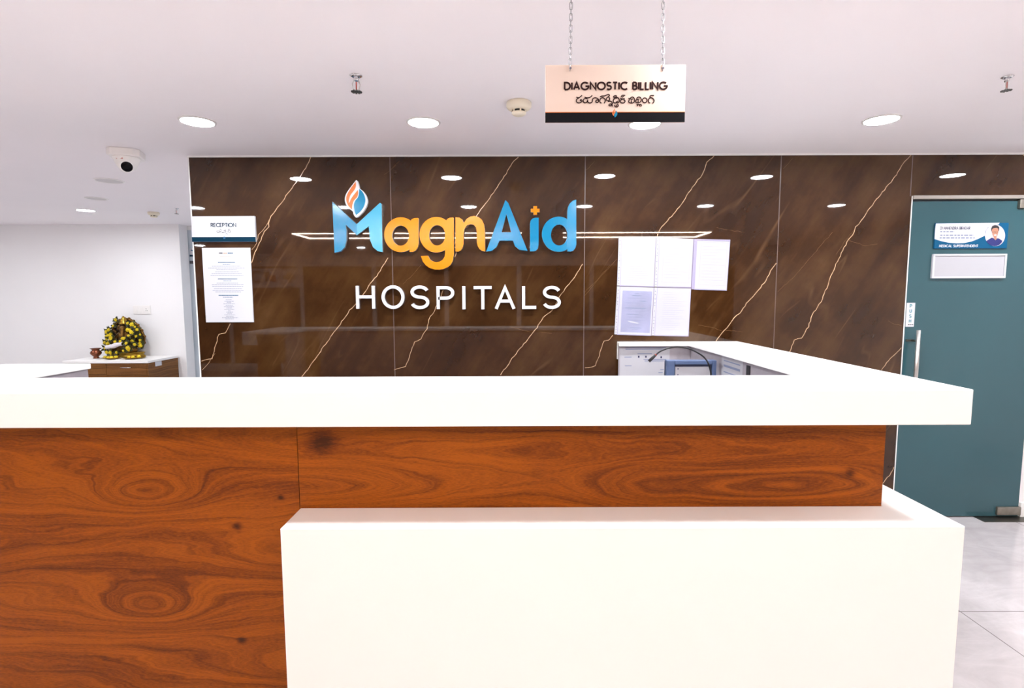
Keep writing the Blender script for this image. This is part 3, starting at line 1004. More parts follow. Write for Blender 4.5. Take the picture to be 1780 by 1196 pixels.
# HOSPITALS
hc = z2(910, 880)
hos = thing('hospitals_lettering', 'raised white capitals reading HOSPITALS below the logo on the marble', 'sign lettering', (hc.x, WALL_Y, hc.z))
HG = dict(GLYPH)
HG['S'] = (0.62, [arc(0.31, 0.755, 0.30, 0.245, 18, 262, 20) + arc(0.31, 0.255, 0.31, 0.255, 82, -162, 20)])
HG['P'] = (0.60, [[(0, 0), (0, 1), (0.32, 1)] + arc(0.32, 0.735, 0.28, 0.265, 90, -90) + [(0, 0.47)]])
HG['O'] = (1.0, [arc(0.5, 0.5, 0.5, 0.5, 0, 360, 40)])
for ch, x0, x1, y0, y1 in (('H', 282, 396, 736, 878), ('O', 440, 579, 733, 880), ('S', 618, 732, 734, 881), ('P', 780, 888, 738, 880), ('I', 938, 958, 738, 882),
                           ('T', 1010, 1120, 737, 882), ('A', 1142, 1264, 737, 880), ('L', 1308, 1396, 738, 880), ('S', 1436, 1549, 736, 880)):
    gw, sts = HG[ch]
    p0, p1 = z2(x0, y1), z2(x1, y0)
    w = 0.0200
    mb = MB()
    for sti, st in enumerate(sts):
        closed = ch == 'O'
        pts = [(p0.x + w / 2 + (q[0] / gw if gw else 0.5) * (p1.x - p0.x - w), p0.z + w / 2 + q[1] * (p1.z - p0.z - w)) for q in st]
        if closed:
            pts = pts[:-1]
        mb_dep = (0, 0.02, 0)
        if ch == 'H' and len(st) == 2 and st[0][0] != st[1][0]:
            mb_dep = (0, 0.0196, 0)
        # straight stems keep their full length
        if not closed and len(st) == 2:
            a, b = Vector(pts[0]), Vector(pts[1])
            d = (b - a).normalized() * (w / 2)
            if abs(d.x) < 1e-6:
                pts = [tuple(a - d), tuple(b + d)]
            elif ch == 'T':
                pts = [tuple(a - d), tuple(b + d)]
        if ch == 'L':
            pts = [(pts[0][0], pts[0][1] + w / 2), pts[1], (pts[2][0] + w / 2, pts[2][1])]
        if ch == 'P':
            pts[0] = (pts[0][0], pts[0][1] - w / 2)
        if ch == 'A' and len(st) == 3:
            d = Vector(pts[0]) - Vector(pts[1]); d = d.normalized() * (w / 2)
            pts[0] = (pts[0][0] + d.x, pts[0][1] + d.y); pts[2] = (pts[2][0] - d.x, pts[2][1] + d.y)
        mb.stroke(pts, w, mb_dep, 0, 1, to3=on_plane(LF - 0.0007 * sti), closed=closed)
    mb.build('letter', ['letter_white', 'letter_side'], hos, fix=True)


# ------------------------------------------------------------------ small flame mark used on the printed signs
def small_flame(parent, px, py, h, Y, to_z2=None):
    c = at_y(px, py, Y)
    k = h / 517.0
    f = lambda x, z: Vector((c.x + (x - 470) * k, Y, c.z - (z - 362) * k))
    for loop, m_ in ((org1, 'flame_orange'), (org2, 'flame_orange'), (blue_l, 'blue')):
        MB().prism(smooth_loop(loop, f, corners=(0, 6)), (0, 0.0006, 0)).build('flame_mark', m_, parent, fix=True)


# ------------------------------------------------------------------ hanging sign
SY = 1.60
a, b = at_y(948, 113, SY), at_y(1190, 212.5, SY)
hs = thing('hanging_sign', 'cream DIAGNOSTIC BILLING sign hanging on two chains above the counter', 'sign', ((a.x + b.x) / 2, SY, b.z))
MB().box(a.x, SY, b.z, b.x, SY + 0.005, a.z).build('board', 'sign_cream', hs, bevel=0.001)
bz = at_y(1069, 195.5, SY).z
MB().box(a.x, SY - 0.0006, b.z, b.x, SY, bz).build('band', 'sign_black', hs)
MB().box(a.x, SY - 0.0008, bz, b.x, SY, bz + 0.0018).build('stripe', 'flame_orange', hs)
p, q = at_y(980, 157.5, SY), at_y(1161, 141.5, SY)
lettering('lettering', layout('DIAGNOSTIC BILLING', p.x, q.x, p.z, q.z, 0.0050, 0.25), 0.0050, SY - 0.0008, 'text_brown', hs)
TEL = [
    [(132, 150), (165, 166), (200, 155), (240, 118)], [(180, 168), (140, 196), (132, 232), (152, 260), (190, 264), (224, 252), (240, 226), (228, 204), (208, 210), (208, 236)],
    [(290, 152), (330, 166), (372, 164), (405, 152), (440, 118)], [(345, 186), (302, 180), (268, 208), (272, 250), (305, 262), (338, 248), (350, 214), (358, 250), (390, 266), (424, 258), (442, 232), (448, 190), (480, 168), (522, 170), (556, 194), (564, 228), (546, 256), (518, 252), (508, 226), (530, 208), (556, 214)],
    [(620, 262), (596, 262), (586, 222), (600, 182), (636, 164), (672, 178), (692, 216), (680, 258), (664, 266)],
    [(588, 152), (620, 134), (680, 130), (730, 106), (762, 104), (772, 124), (744, 150), (716, 176), (714, 208), (742, 226), (770, 208), (776, 176), (756, 156)],
    [(745, 238), (788, 230), (820, 252), (826, 290), (790, 284), (762, 300), (770, 320), (800, 318), (818, 296), (832, 332)],
    [(848, 146), (872, 128), (902, 126), (906, 150), (878, 166), (850, 160)], [(872, 182), (846, 214), (852, 252), (880, 266), (912, 254), (930, 226)], [(888, 178), (930, 162), (958, 192), (960, 232), (940, 264), (914, 258), (906, 236)],
    [(884, 300), (874, 324), (898, 342), (930, 340), (944, 316), (934, 296), (910, 308), (914, 330)],
    [(1076, 120), (1024, 118), (1002, 136), (1020, 152), (1048, 140)], [(984, 170), (1010, 188), (1070, 182)], [(1040, 186), (996, 206), (984, 236), (1002, 262), (1042, 266), (1070, 248), (1072, 218), (1046, 204)],
    [(1138, 176), (1162, 184), (1150, 216), (1146, 250), (1176, 266), (1224, 264), (1254, 238), (1254, 186), (1226, 152), (1190, 160), (1178, 184), (1206, 196), (1226, 184)], [(1200, 214), (1196, 256)],
    [(1304, 196), (1282, 222), (1290, 256), (1330, 264), (1370, 246), (1388, 204), (1372, 162), (1336, 150), (1306, 170), (1308, 194), (1332, 198), (1350, 182)], [(1330, 214), (1324, 256)],
    [(1296, 290), (1318, 298), (1308, 330)], [(1318, 304), (1340, 292), (1356, 308), (1350, 330)], [(1356, 306), (1376, 292), (1388, 310), (1380, 336)],
    arc(1455, 215, 44, 46, 0, 360, 16),
    [(1562, 262), (1538, 262), (1526, 222), (1540, 182), (1576, 164), (1612, 178), (1636, 216), (1624, 258), (1606, 266)], [(1556, 168), (1566, 126), (1634, 122)],
]
tf = zoomed(990, 155, 11.125, SY - 0.0008)
mb = MB()
for st in TEL:
    pts = [tf(*p) for p in st]
    P3 = spline(pts, 3)
    mb.stroke([(p.x, p.z) for p in P3], 0.0029, (0, 0.0006, 0), to3=on_plane(SY - 0.0008))
mb.build('lettering', 'text_brown', hs)
small_flame(hs, 1069, 196.5, 0.028, SY - 0.0012)


def chain(parent, top, bottom, name='chain'):
    mb = MB()
    L = (top - bottom).length
    d = (top - bottom).normalized()
    pitch = 0.0155
    n = int(L / pitch)
    pitch = L / n
    for i in range(n + 1):
        c = bottom + d * (pitch * i)
        lat = Vector((1, 0, 0)) if i % 2 else Vector((0.25, 1, 0)).normalized()
        pts = []
        for k in range(12):
            t = 2 * PI * k / 12
            s = 0.0065 if math.sin(t) > 0 else -0.0065
            pts.append(c + lat * (0.0042 * math.cos(t)) + d * (0.0042 * math.sin(t) + s))
        mb.tube(pts, 0.0011, 6, closed=True)
    return mb.build(name, 'chain_steel', parent)


for px in (991, 1152):
    lo = at_y(px, 118, SY + 0.0025)
    top = Vector((at_y(px + (2 if px < 1000 else 0.5), 0, SY + 0.0025).x, SY + 0.0025, CEIL - 0.012))
    chain(hs, top, lo)
    MB().tube([top + Vector((0, 0, 0.012)), top, top + Vector((0.006, 0, -0.004))], 0.0015, 8).build('ceiling_hook', 'chrome', hs)
    mb = MB().lathe([(0.0035, -0.001), (0.0035, 0.001)], lo + Vector((0, -0.003, -0.002)), (0, 1, 0), 14)
    mb.build('eyelet', 'ink_dark', hs)

# ------------------------------------------------------------------ reception sign and mission poster
RY = WALL_Y - 0.018
a, b = at_y(331.5, 376, RY), at_y(444.5, 420, RY)
rs = thing('reception_sign', 'white RECEPTION sign with a dark teal foot band, leftmost on the marble', 'sign', ((a.x + b.x) / 2, WALL_Y, b.z))
MB().box(a.x, RY, b.z, b.x, WALL_Y - 0.0006, a.z).build('board', 'sign_white', rs, bevel=0.001)
bz = at_y(388, 412, RY).z
MB().box(a.x, RY - 0.0006, b.z, b.x, RY, bz).build('band', 'teal_print', rs)
p, q = at_y(366.5, 395, RY), at_y(410.5, 387.5, RY)
lettering('lettering', layout('RECEPTION', p.x, q.x, p.z, q.z, 0.0042, 0.2), 0.0042, RY - 0.0008, 'teal_print', rs)
tf = zoomed(350, 370, 21.75, RY - 0.0008)
mb = MB()
for st in ([(600, 665), (585, 700), (600, 738), (640, 750), (680, 735), (690, 700), (668, 680), (645, 700)], [(700, 620), (730, 625), (760, 655)], [(715, 745), (730, 700), (765, 690)],
           [(770, 740), (790, 755), (815, 730), (830, 750), (870, 735), (915, 735), (930, 690), (895, 660)], [(840, 660), (870, 690), (915, 620)], [(920, 790), (955, 780), (995, 815)],
           [(1005, 750), (1005, 690), (1050, 660), (1095, 690), (1085, 745), (1060, 750)], [(1010, 650), (1030, 620), (1080, 615)]):
    mb.stroke([(p.x, p.z) for p in spline([tf(*p) for p in st], 3)], 0.0028, (0, 0.0006, 0), to3=on_plane(RY - 0.0008))
mb.build('lettering', 'grey_print', rs)
c = at_y(390, 413, RY)
mb = MB()
for s in (-1, 1):
    x = c.x + s * 0.0035
    mb.prism([(x - 0.003, RY - 0.0012, c.z - 0.006 + s * 0.001), (x + 0.0015, RY - 0.0012, c.z - 0.010), (x + 0.003, RY - 0.0012, c.z + 0.004), (x + 0.0005, RY - 0.0012, c.z + 0.010)], (0, 0.0006, 0))
mb.build('flame_mark', 'blue_print', rs, fix=True)

PY = WALL_Y - 0.006
a, b = at_y(350, 431, PY), at_y(440.5, 560, PY)
x0, x1 = at_y(354.5, 495, PY).x, at_y(437.8, 495, PY).x
po = thing('mission_poster', 'tall white printed poster on the marble below the reception sign', 'poster', ((x0 + x1) / 2, WALL_Y, b.z))
MB().box(x0, PY, b.z, x1, WALL_Y - 0.0006, a.z).build('sheet', 'sign_white', po)
tf = zoomed(345, 425, 8.54, PY - 0.0008)


def words(mb, x0, x1, y, h, f, Y, lo=14, hi=40, sp=7):
    x = x0
    while x < x1:
        w = min(random.uniform(lo, hi), x1 - x)
        p, q = f(x, y + h / 2), f(x + w, y - h / 2)
        mb.box(p.x, Y, p.z, q.x, Y + 0.0006, q.z)
        x += w + sp


for par in (((200, 625, 323), (145, 690, 350), (265, 570, 373)), ((250, 595, 408), (195, 640, 433), (180, 665, 458)), ((270, 590, 573), (200, 675, 597), (205, 668, 620)), ((232, 650, 655), (210, 670, 680), (250, 630, 703))):
    mb = MB()
    for x0_, x1_, y in par:
        words(mb, x0_, x1_, y, 7, tf, PY - 0.0008)
    mb.build('paragraph_text', 'ink_faint', po)
for (x0_, x1_, y), (x2_, x3_, y2_) in zip(((290, 540, 264), (290, 575, 511), (300, 590, 755)), ((360, 468, 297), (370, 490, 540), (365, 510, 783))):
    mb = MB()
    words(mb, x0_, x1_, y, 13, tf, PY - 0.0008, 9, 16, 5)
    words(mb, x2_, x3_, y2_, 7, tf, PY - 0.0008)
    mb.build('heading_text', 'blue_print', po)
mb = MB()
for i, (x0_, x1_) in enumerate(((405, 495), (388, 522), (420, 485), (370, 540), (405, 508), (380, 530), (415, 500), (385, 530), (440, 475), (415, 510), (430, 495), (385, 540), (410, 520), (350, 585), (400, 525))):
    words(mb, x0_, x1_, 820 + i * 20.5, 7, tf, PY - 0.0008, 12, 34, 6)
mb.build('paragraph_text', 'ink_faint', po)
mb = MB(); words(mb, 305, 355, 128, 20, tf, PY - 0.0008, 12, 16, 4); mb.build('logo_print', 'grey_print', po)
mb = MB(); words(mb, 370, 420, 130, 14, tf, PY - 0.0008, 12, 16, 6); words(mb, 320, 500, 185, 8, tf, PY - 0.0008, 8, 12, 12); mb.build('logo_print', 'vein', po)
mb = MB(); words(mb, 435, 512, 128, 16, tf, PY - 0.0008, 12, 18, 5); mb.build('logo_print', 'blue_print', po)

# ------------------------------------------------------------------ plastic sleeves with papers on the marble
ss = 5.98
SLV = [
    ('sheet protector holding a white page, upper left of the five on the marble', [(93, 72), (482, 76), (460, 592), (75, 580)], 'paper', 'dots'),
    ('sheet protector holding a pale bordered page, upper middle of the five on the marble', [(485, 72), (872, 92), (845, 600), (463, 592)], 'paper', 'dots'),
    ('sheet protector with a violet binding edge, upper right of the five on the marble', [(876, 92), (1252, 100), (1215, 630), (848, 618)], 'paper', 'violet'),
    ('sheet protector holding a lilac certificate, lower left of the five on the marble', [(75, 584), (460, 596), (430, 1100), (47, 1087)], 'paper_lilac', 'dots'),
    ('sheet protector holding a white page, lower right beside the lilac certificate', [(463, 596), (845, 604), (818, 1105), (433, 1098)], 'paper', 'dots'),
]
for si, (lab, quad, pm, strip) in enumerate(SLV):
    Y = WALL_Y - 0.0035
    f = zoomed(1060, 400, ss, Y)
    q = [f(*p) for p in quad]

    def uv(u, v, Y=Y, q=q):
        p = q[0].lerp(q[1], u).lerp(q[3].lerp(q[2], u), v)
        return Vector((p.x, Y, p.z))

    sl = thing('sheet_protector', lab, 'sheet protector', (q[3].x, WALL_Y, q[3].z), 'paper sleeves on the marble wall')
    us = 0.075
    top = 0.03 if si == 2 else 0.0
    MB().prism([uv(us + 0.012, top + 0.004), uv(0.99, top + 0.004), uv(0.99, 0.985), uv(us + 0.012, 0.985)], (0, 0.0012, 0)).build('paper_sheet', 'paper', sl, fix=True)
    MB().prism([uv(0, 0, Y - 0.0012), uv(us, 0, Y - 0.0012), uv(us, 0.99, Y - 0.0012), uv(0, 0.99, Y - 0.0012)], (0, 0.0012, 0)).build('binding_strip', 'paper' if strip == 'dots' else 'film_edge', sl, fix=True)
    mb = MB()
    mb.prism([uv(us, 0, Y - 0.0003), uv(us + 0.014, 0, Y - 0.0003), uv(us + 0.014, 0.99, Y - 0.0003), uv(us, 0.99, Y - 0.0003)], (0, 0.0008, 0))
    mb.prism([uv(us, 0.988, Y - 0.0003), uv(1, 0.988, Y - 0.0003), uv(1, 1.0, Y - 0.0003), uv(us, 1.0, Y - 0.0003)], (0, 0.0012, 0))
    mb.prism([uv(0.99, 0, Y - 0.0003), uv(1, 0, Y - 0.0003), uv(1, 1.0, Y - 0.0003), uv(0.99, 1.0, Y - 0.0003)], (0, 0.0012, 0))
    if top:
        mb.prism([uv(us, 0, Y - 0.0003), uv(1, 0, Y - 0.0003), uv(1, top, Y - 0.0003), uv(us, top, Y - 0.0003)], (0, 0.0012, 0))
    mb.build('sleeve_edge', 'film_edge', sl, fix=True)
    MB().prism([uv(0, 0, Y - 0.0022), uv(1, 0, Y - 0.0022), uv(1, 1, Y - 0.0022), uv(0, 1, Y - 0.0022)], (0, 0.0003, 0)).build('sleeve_film', 'film', sl, fix=True)
    mb = MB()
    for v in (0.07, 0.14, 0.23, 0.31, 0.36, 0.48, 0.61, 0.67, 0.74, 0.83, 0.88, 0.94):
        if strip == 'dots':
            MB().prism([uv(us * 0.38, v, Y - 0.0016), uv(us * 0.62, v, Y - 0.0016), uv(us * 0.62, v + 0.014, Y - 0.0016), uv(us * 0.38, v + 0.014, Y - 0.0016)], (0, 0.0005, 0)).build('punched_hole', 'ink_dark', sl, fix=True)
    mb = MB()
    if pm == 'paper_lilac':
        MB().prism([uv(0.16, 0.085, Y - 0.0004), uv(0.955, 0.085, Y - 0.0004), uv(0.955, 0.94, Y - 0.0004), uv(0.16, 0.94, Y - 0.0004)], (0, 0.0006, 0)).build('certificate', pm, sl, fix=True)
        for v, u0, u1, h in ((0.17, .42, .66, .03), (0.13, .50, .6, .02), (0.23, .3, .8, .01), (0.28, .65, .8, .03), (0.33, .25, .8, .008), (0.43, .25, .82, .03), (0.5, .3, .8, .006), (0.56, .3, .62, .02), (0.62, .3, .78, .01), (0.68, .3, .82, .008), (0.84, .4, .72, .018), (0.87, .45, .66, .012)):
            mb.prism([uv(u0, v, Y - 0.0008), uv(u1, v, Y - 0.0008), uv(u1, v + h * 0.6, Y - 0.0008), uv(u0, v + h * 0.6, Y - 0.0008)], (0, 0.0005, 0))
        mb.build('printed_text', 'folder_blue', sl, fix=True)
        mb = MB().prism([uv(.32, .70, Y - 0.0009), uv(.50, .715, Y - 0.0009), uv(.66, .745, Y - 0.0009), uv(.60, .755, Y - 0.0009), uv(.42, .735, Y - 0.0009)], (0, 0.0003, 0))
        mb.build('pale_patch', 'paper', sl, fix=True)
    else:
        rows_ = [0.1 + 0.045 * i for i in range(18)] if si in (0, 4) else [0.14 + 0.06 * i for i in range(12)]
        for v in rows_:
            u1 = random.uniform(0.55, 0.9)
            mb.prism([uv(0.25, v, Y - 0.0004), uv(u1, v, Y - 0.0004), uv(u1, v + 0.005, Y - 0.0004), uv(0.25, v + 0.005, Y - 0.0004)], (0, 0.0005, 0))
        if si in (1, 2):
            for (u0, v0, u1, v1) in ((.2, .06, .93, .064), (.2, .9, .93, .904), (.2, .06, .207, .9), (.923, .06, .93, .9)):
                mb.prism([uv(u0, v0, Y - 0.0004), uv(u1, v0, Y - 0.0004), uv(u1, v1, Y - 0.0004), uv(u0, v1, Y - 0.0004)], (0, 0.0005, 0))
        mb.build('printed_text', 'paper_line', sl, fix=True) if 'paper_line' in M else mb.build('printed_text', M.setdefault('paper_line', mat('paper_line', (0.30, 0.31, 0.38), 0.7)), sl, fix=True)

# ------------------------------------------------------------------ plates and sticker on the glass door
NY = GY - 0.010
xa, xb = at_y(1625.5, 410, NY).x, at_y(1752, 410, NY).x
zt_, zb_ = at_y(1690, 387.5, NY).z, at_y(1690, 432, NY).z
npz = thing('name_plate', 'blue and white doctor name plate with a round portrait on the teal glass door', 'name plate', ((xa + xb) / 2, GY, zb_))
MB().box(xa, NY, zb_, xb, GY, zt_).build('plate', 'plate_blue', npz, bevel=0.0015)
nf = zoomed(1610, 380, 10.875, NY - 0.0006)
white = [(185, 95), (1390, 78), (1365, 112), (1250, 118), (1160, 170), (1112, 250), (1108, 322), (980, 385), (860, 432), (720, 462), (580, 468), (420, 455), (280, 425), (158, 386), (170, 200)]
MB().prism([nf(*p) for p in white], (0, 0.0008, 0)).build('white_field', 'sign_white', npz, fix=True)
p, q = nf(262, 210), nf(835, 150)
lettering('lettering', layout('DI MAHENDRA BIRADAR', p.x, q.x, p.z, q.z, 0.0022, 0.26), 0.0022, NY - 0.0012, 'ink_dark', npz)
p, q = nf(240, 543), nf(985, 490)
lettering('lettering', layout('MEDICAL SUPERINTENDENT', p.x, q.x, p.z, q.z, 0.0032, 0.26), 0.0032, NY - 0.0012, 'sign_white', npz)
mb = MB()
for x0_, x1_, y, h in ((265, 535, 248, 20), (265, 900, 315, 22), (255, 920, 365, 24)):
    words(mb, x0_, x1_, y, h, nf, NY - 0.0012, 30, 90, 18)
mb.build('small_print', 'ink_faint', npz)
pr = MB().prism([nf(1302 + 190 * math.cos(2 * PI * i / 40), 318 - 205 * math.sin(2 * PI * i / 40)) for i in range(40)], (0, 0.0006, 0)).build('portrait', 'pale', npz, fix=True)
nf2 = zoomed(1610, 380, 10.875, NY - 0.0010)
nf3 = zoomed(1610, 380, 10.875, NY - 0.0014)
nf4 = zoomed(1610, 380, 10.875, NY - 0.0018)
nf5 = zoomed(1610, 380, 10.875, NY - 0.0022)
shirt = [(1135, 425), (1180, 395), (1240, 360), (1275, 372), (1310, 410), (1340, 372), (1375, 375), (1440, 420), (1425, 455), (1380, 497), (1330, 518), (1290, 521), (1230, 510), (1180, 478)]
MB().prism([nf2(*p) for p in shirt], (0, 0.0004, 0)).build('shirt', 'navy', pr, fix=True)
face = [(1240, 190), (1245, 160), (1300, 145), (1355, 155), (1368, 190), (1362, 260), (1350, 310), (1328, 345), (1335, 385), (1310, 408), (1282, 380), (1275, 345), (1252, 300), (1242, 250)]
MB().prism([nf3(*p) for p in face], (0, 0.0004, 0)).build('face', 'skin', pr, fix=True)
hair = [(1232, 250), (1228, 190), (1250, 140), (1300, 122), (1352, 132), (1382, 165), (1380, 215), (1368, 245), (1362, 190), (1330, 172), (1275, 180), (1248, 200)]
MB().prism([nf4(*p) for p in hair], (0, 0.0004, 0)).build('hair', 'hair', pr, fix=True)
mb = MB()
for ex in (1275, 1335):
    mb.stroke([(r.x, r.z) for r in [nf5(ex + 26 * math.cos(2 * PI * i / 14), 255 + 16 * math.sin(2 * PI * i / 14)) for i in range(14)]], 0.0007, (0, 0.0004, 0), to3=on_plane(NY - 0.0022), closed=True)
mb.build('spectacles', 'hair', pr, fix=True)
MB().prism([nf5(*p) for p in [(1278, 305), (1305, 298), (1335, 302), (1325, 322), (1305, 328), (1285, 320)]], (0, 0.0004, 0)).build('smile', 'sign_white', pr, fix=True)

xa, xb = at_y(1620.5, 462, NY).x, at_y(1748, 462, NY).x
zt_, zb_ = at_y(1690, 441.5, NY).z, at_y(1690, 483.5, NY).z
bp = thing('blank_plate', 'blank white framed plate on the teal glass door below the name plate', 'plate', ((xa + xb) / 2, GY, zb_))
MB().box(xa, NY, zb_, xb, GY, zt_).build('panel', 'paper', bp)
fr = MB()
t = 0.011
fr.box(xa, NY - 0.006, zt_ - t, xb, NY, zt_); fr.box(xa, NY - 0.006, zb_, xb, NY, zb_ + t)
fr.box(xa, NY - 0.006, zb_ + t, xa + t, NY, zt_ - t); fr.box(xb - t, NY - 0.006, zb_ + t, xb, NY, zt_ - t)
fr.build('frame', 'sign_white', bp)

KY = GY - 0.0015
xa, xb = at_y(1575.2, 547, KY).x, at_y(1589.8, 547, KY).x
zt_, zb_ = at_y(1583, 526.5, KY).z, at_y(1583, 568, KY).z
st = thing('push_sticker', 'narrow white PUSH sticker on the teal glass door above its handle', 'sticker', ((xa + xb) / 2, GY, zb_))
MB().box(xa, KY, zb_, xb, GY, zt_).build('backing', 'sign_white', st)
mb = MB()
xm = (xa + xb) / 2
for ch, y in (('P', 532), ('U', 540.5), ('S', 549.5), ('H', 558)):
    zc = at_y(1583, y, KY).z
    for ln in layout(ch, xm - 0.008, xm + 0.008, zc - 0.012, zc + 0.012, 0.0042):
        mb.stroke(ln, 0.0042, (0, 0.0005, 0), to3=on_plane(KY - 0.0006))
mb.build('lettering', 'cyan_print', st)
mb = MB(); words(mb, 1578, 1588, 564.5, 1.6, lambda x, z: at_y(x, z, KY), KY - 0.0006, 2, 3, 0.6)
mb.build('small_print', 'grey_print', st)

# ------------------------------------------------------------------ ceiling fittings
def downlight(x, y, label, group, lit=True, r=0.074):
    t = thing('downlight', label, 'ceiling light', (x, y, CEIL), group)
    MB().lathe([(r + 0.004, 0.0), (r + 0.013, 0.0), (r + 0.012, -0.004), (r + 0.003, -0.006), (r, -0.003), (r, 0.0)], (x, y, CEIL), seg=40, caps=False).build('trim_ring', 'white_plastic', t)
    MB().lathe([(r, -0.0005), (r, -0.0035)], (x, y, CEIL), seg=40).build('diffuser', 'diffuser' if lit else 'grey_diffuser', t)
    return t


row1 = [(343, 211), (736, 212.5), (1121, 215), (1532, 208)]
L1 = ['lit downlight leftmost in the front ceiling row, above the reception sign', 'lit downlight in the ceiling row left of the cream smoke detector',
      'lit downlight half hidden behind the cream hanging sign', 'lit downlight rightmost in the front ceiling row, left of the right sprinkler']
for (px, py), lb in zip(row1, L1):
    p = at_z(px, py, CEIL)
    downlight(p.x, p.y, lb, 'lit ceiling downlights')
p = at_z(1120, 213, CEIL)
downlight(3.30, p.y, 'lit downlight mirrored in the marble above the glass door', 'lit ceiling downlights')
L2 = ['lit downlight mirrored at the far left edge of the marble', 'lit downlight mirrored in the marble behind the flame of the logo', 'lit downlight mirrored in the marble above the letter n',
      'lit downlight mirrored in the marble beside the top of the letter d', 'lit downlight mirrored in the marble above the paper sleeves', 'lit downlight mirrored in the marble left of the glass door']
for px, lb in zip((340, 597, 815, 1016, 1226, 1454), L2):
    v = at_y(px, 357, 2 * WALL_Y - 1.50)
    downlight(v.x, 1.50, lb, 'lit ceiling downlights')
p = at_z(149, 365.5, CEIL)
downlight(p.x, p.y, 'lit downlight far back on the left over the white wall', 'lit ceiling downlights')
for x, y, lb in ((-5.9, 2.9, 'lit downlight out of frame over the left aisle, front'), (-6.0, 5.0, 'lit downlight out of frame over the left aisle, rear'),
                 (-2.75, -2.9, 'lit downlight mirrored small in the marble under the letter M'), (0.4, -2.9, 'lit downlight behind the photographer, middle'), (3.2, -2.9, 'lit downlight behind the photographer, right'),
                 (-2.75, 5.1, 'unseen downlight added to brighten the passage behind the marble wall'), (-5.4, -2.4, 'lit downlight behind the photographer, left'), (-5.6, 0.4, 'lit downlight beside the photographer, far left')):  # passage lamp is an addition, hidden by the marble, to brighten the far glass
    downlight(x, y, lb, 'lit ceiling downlights')
p = at_z(168, 345, CEIL); downlight(p.x, p.y, 'unlit grey downlight in front of the lit one at far left', 'unlit ceiling downlights', lit=False)
p = at_z(190, 314, CEIL); downlight(p.x, p.y, 'unlit pale downlight just behind the dome camera', 'unlit ceiling downlights', lit=False, r=0.085)
bpy.data.materials['unlit_diffuser'].node_tree.nodes['Principled BSDF'].inputs['Roughness'].default_value = 0.6

# warm LED cove behind the photographer, mirrored as a bright outline across the logo
cv = thing('led_cove_light', 'warm rectangular LED strip outline in the ceiling, mirrored across the marble logo', 'ceiling light', (0, -1.0, CEIL))
x0_, x1_, y0_, y1_ = -3.10, 2.82, -1.34, -0.70
w = 0.017
mb = MB()
mb.box(x0_, y1_ - w, CEIL - 0.0065, x1_, y1_, CEIL - 0.003); mb.box(x0_, y0_, CEIL - 0.0065, x1_, y0_ + w, CEIL - 0.003)
mb.box(x0_, y0_ + w, CEIL - 0.0065, x0_ + w, y1_ - w, CEIL - 0.003); mb.box(x1_ - w, y0_ + w, CEIL - 0.0065, x1_, y1_ - w, CEIL - 0.003)
mb.build('led_strip', 'led', cv)
mb = MB()
for (a, b, c, d) in ((x0_ - 0.02, y1_, x1_ + 0.02, y1_ + 0.015), (x0_ - 0.02, y0_ - 0.015, x1_ + 0.02, y0_), (x0_ - 0.02, y0_, x0_, y1_), (x1_, y0_, x1_ + 0.02, y1_)):
    mb.box(a, b, CEIL - 0.004, c, d, CEIL)
mb.build('trim', 'white_plastic', cv)


def smoke_detector(px, py, label, k=1.0):
    p = at_z(px, py, CEIL)
    t = thing('smoke_detector', label, 'smoke detector', (p.x, p.y, CEIL), 'ceiling smoke detectors')
    c = (p.x, p.y, CEIL)
    q = lambda pr: [(r * k, h * k) for r, h in pr]
    MB().lathe(q([(0.054, 0), (0.058, -0.006), (0.058, -0.020), (0.050, -0.030), (0.036, -0.036)]), c, seg=36).build('base', 'cream_plastic', t)
    MB().lathe(q([(0.029, -0.0355), (0.029, -0.046)]), c, seg=32).build('sensor_gap', 'black', t)
    mb = MB()
    for i in range(6):
        a = 2 * PI * i / 6 + 0.75
        x, y = p.x + 0.031 * k * math.cos(a), p.y + 0.031 * k * math.sin(a)
        mb.box(x - 0.0035 * k, y - 0.0035 * k, CEIL - 0.0465 * k, x + 0.0035 * k, y + 0.0035 * k, CEIL - 0.035 * k)
    mb.build('rib', 'cream_plastic', t)
    MB().lathe(q([(0.034, -0.046), (0.034, -0.050), (0.026, -0.057), (0.008, -0.059)]), c, seg=32).build('cap', 'cream_plastic', t)


smoke_detector(902, 178, 'round cream smoke detector on the ceiling left of the hanging sign')
smoke_detector(267, 369, 'small cream smoke detector far back on the left ceiling', 0.95)


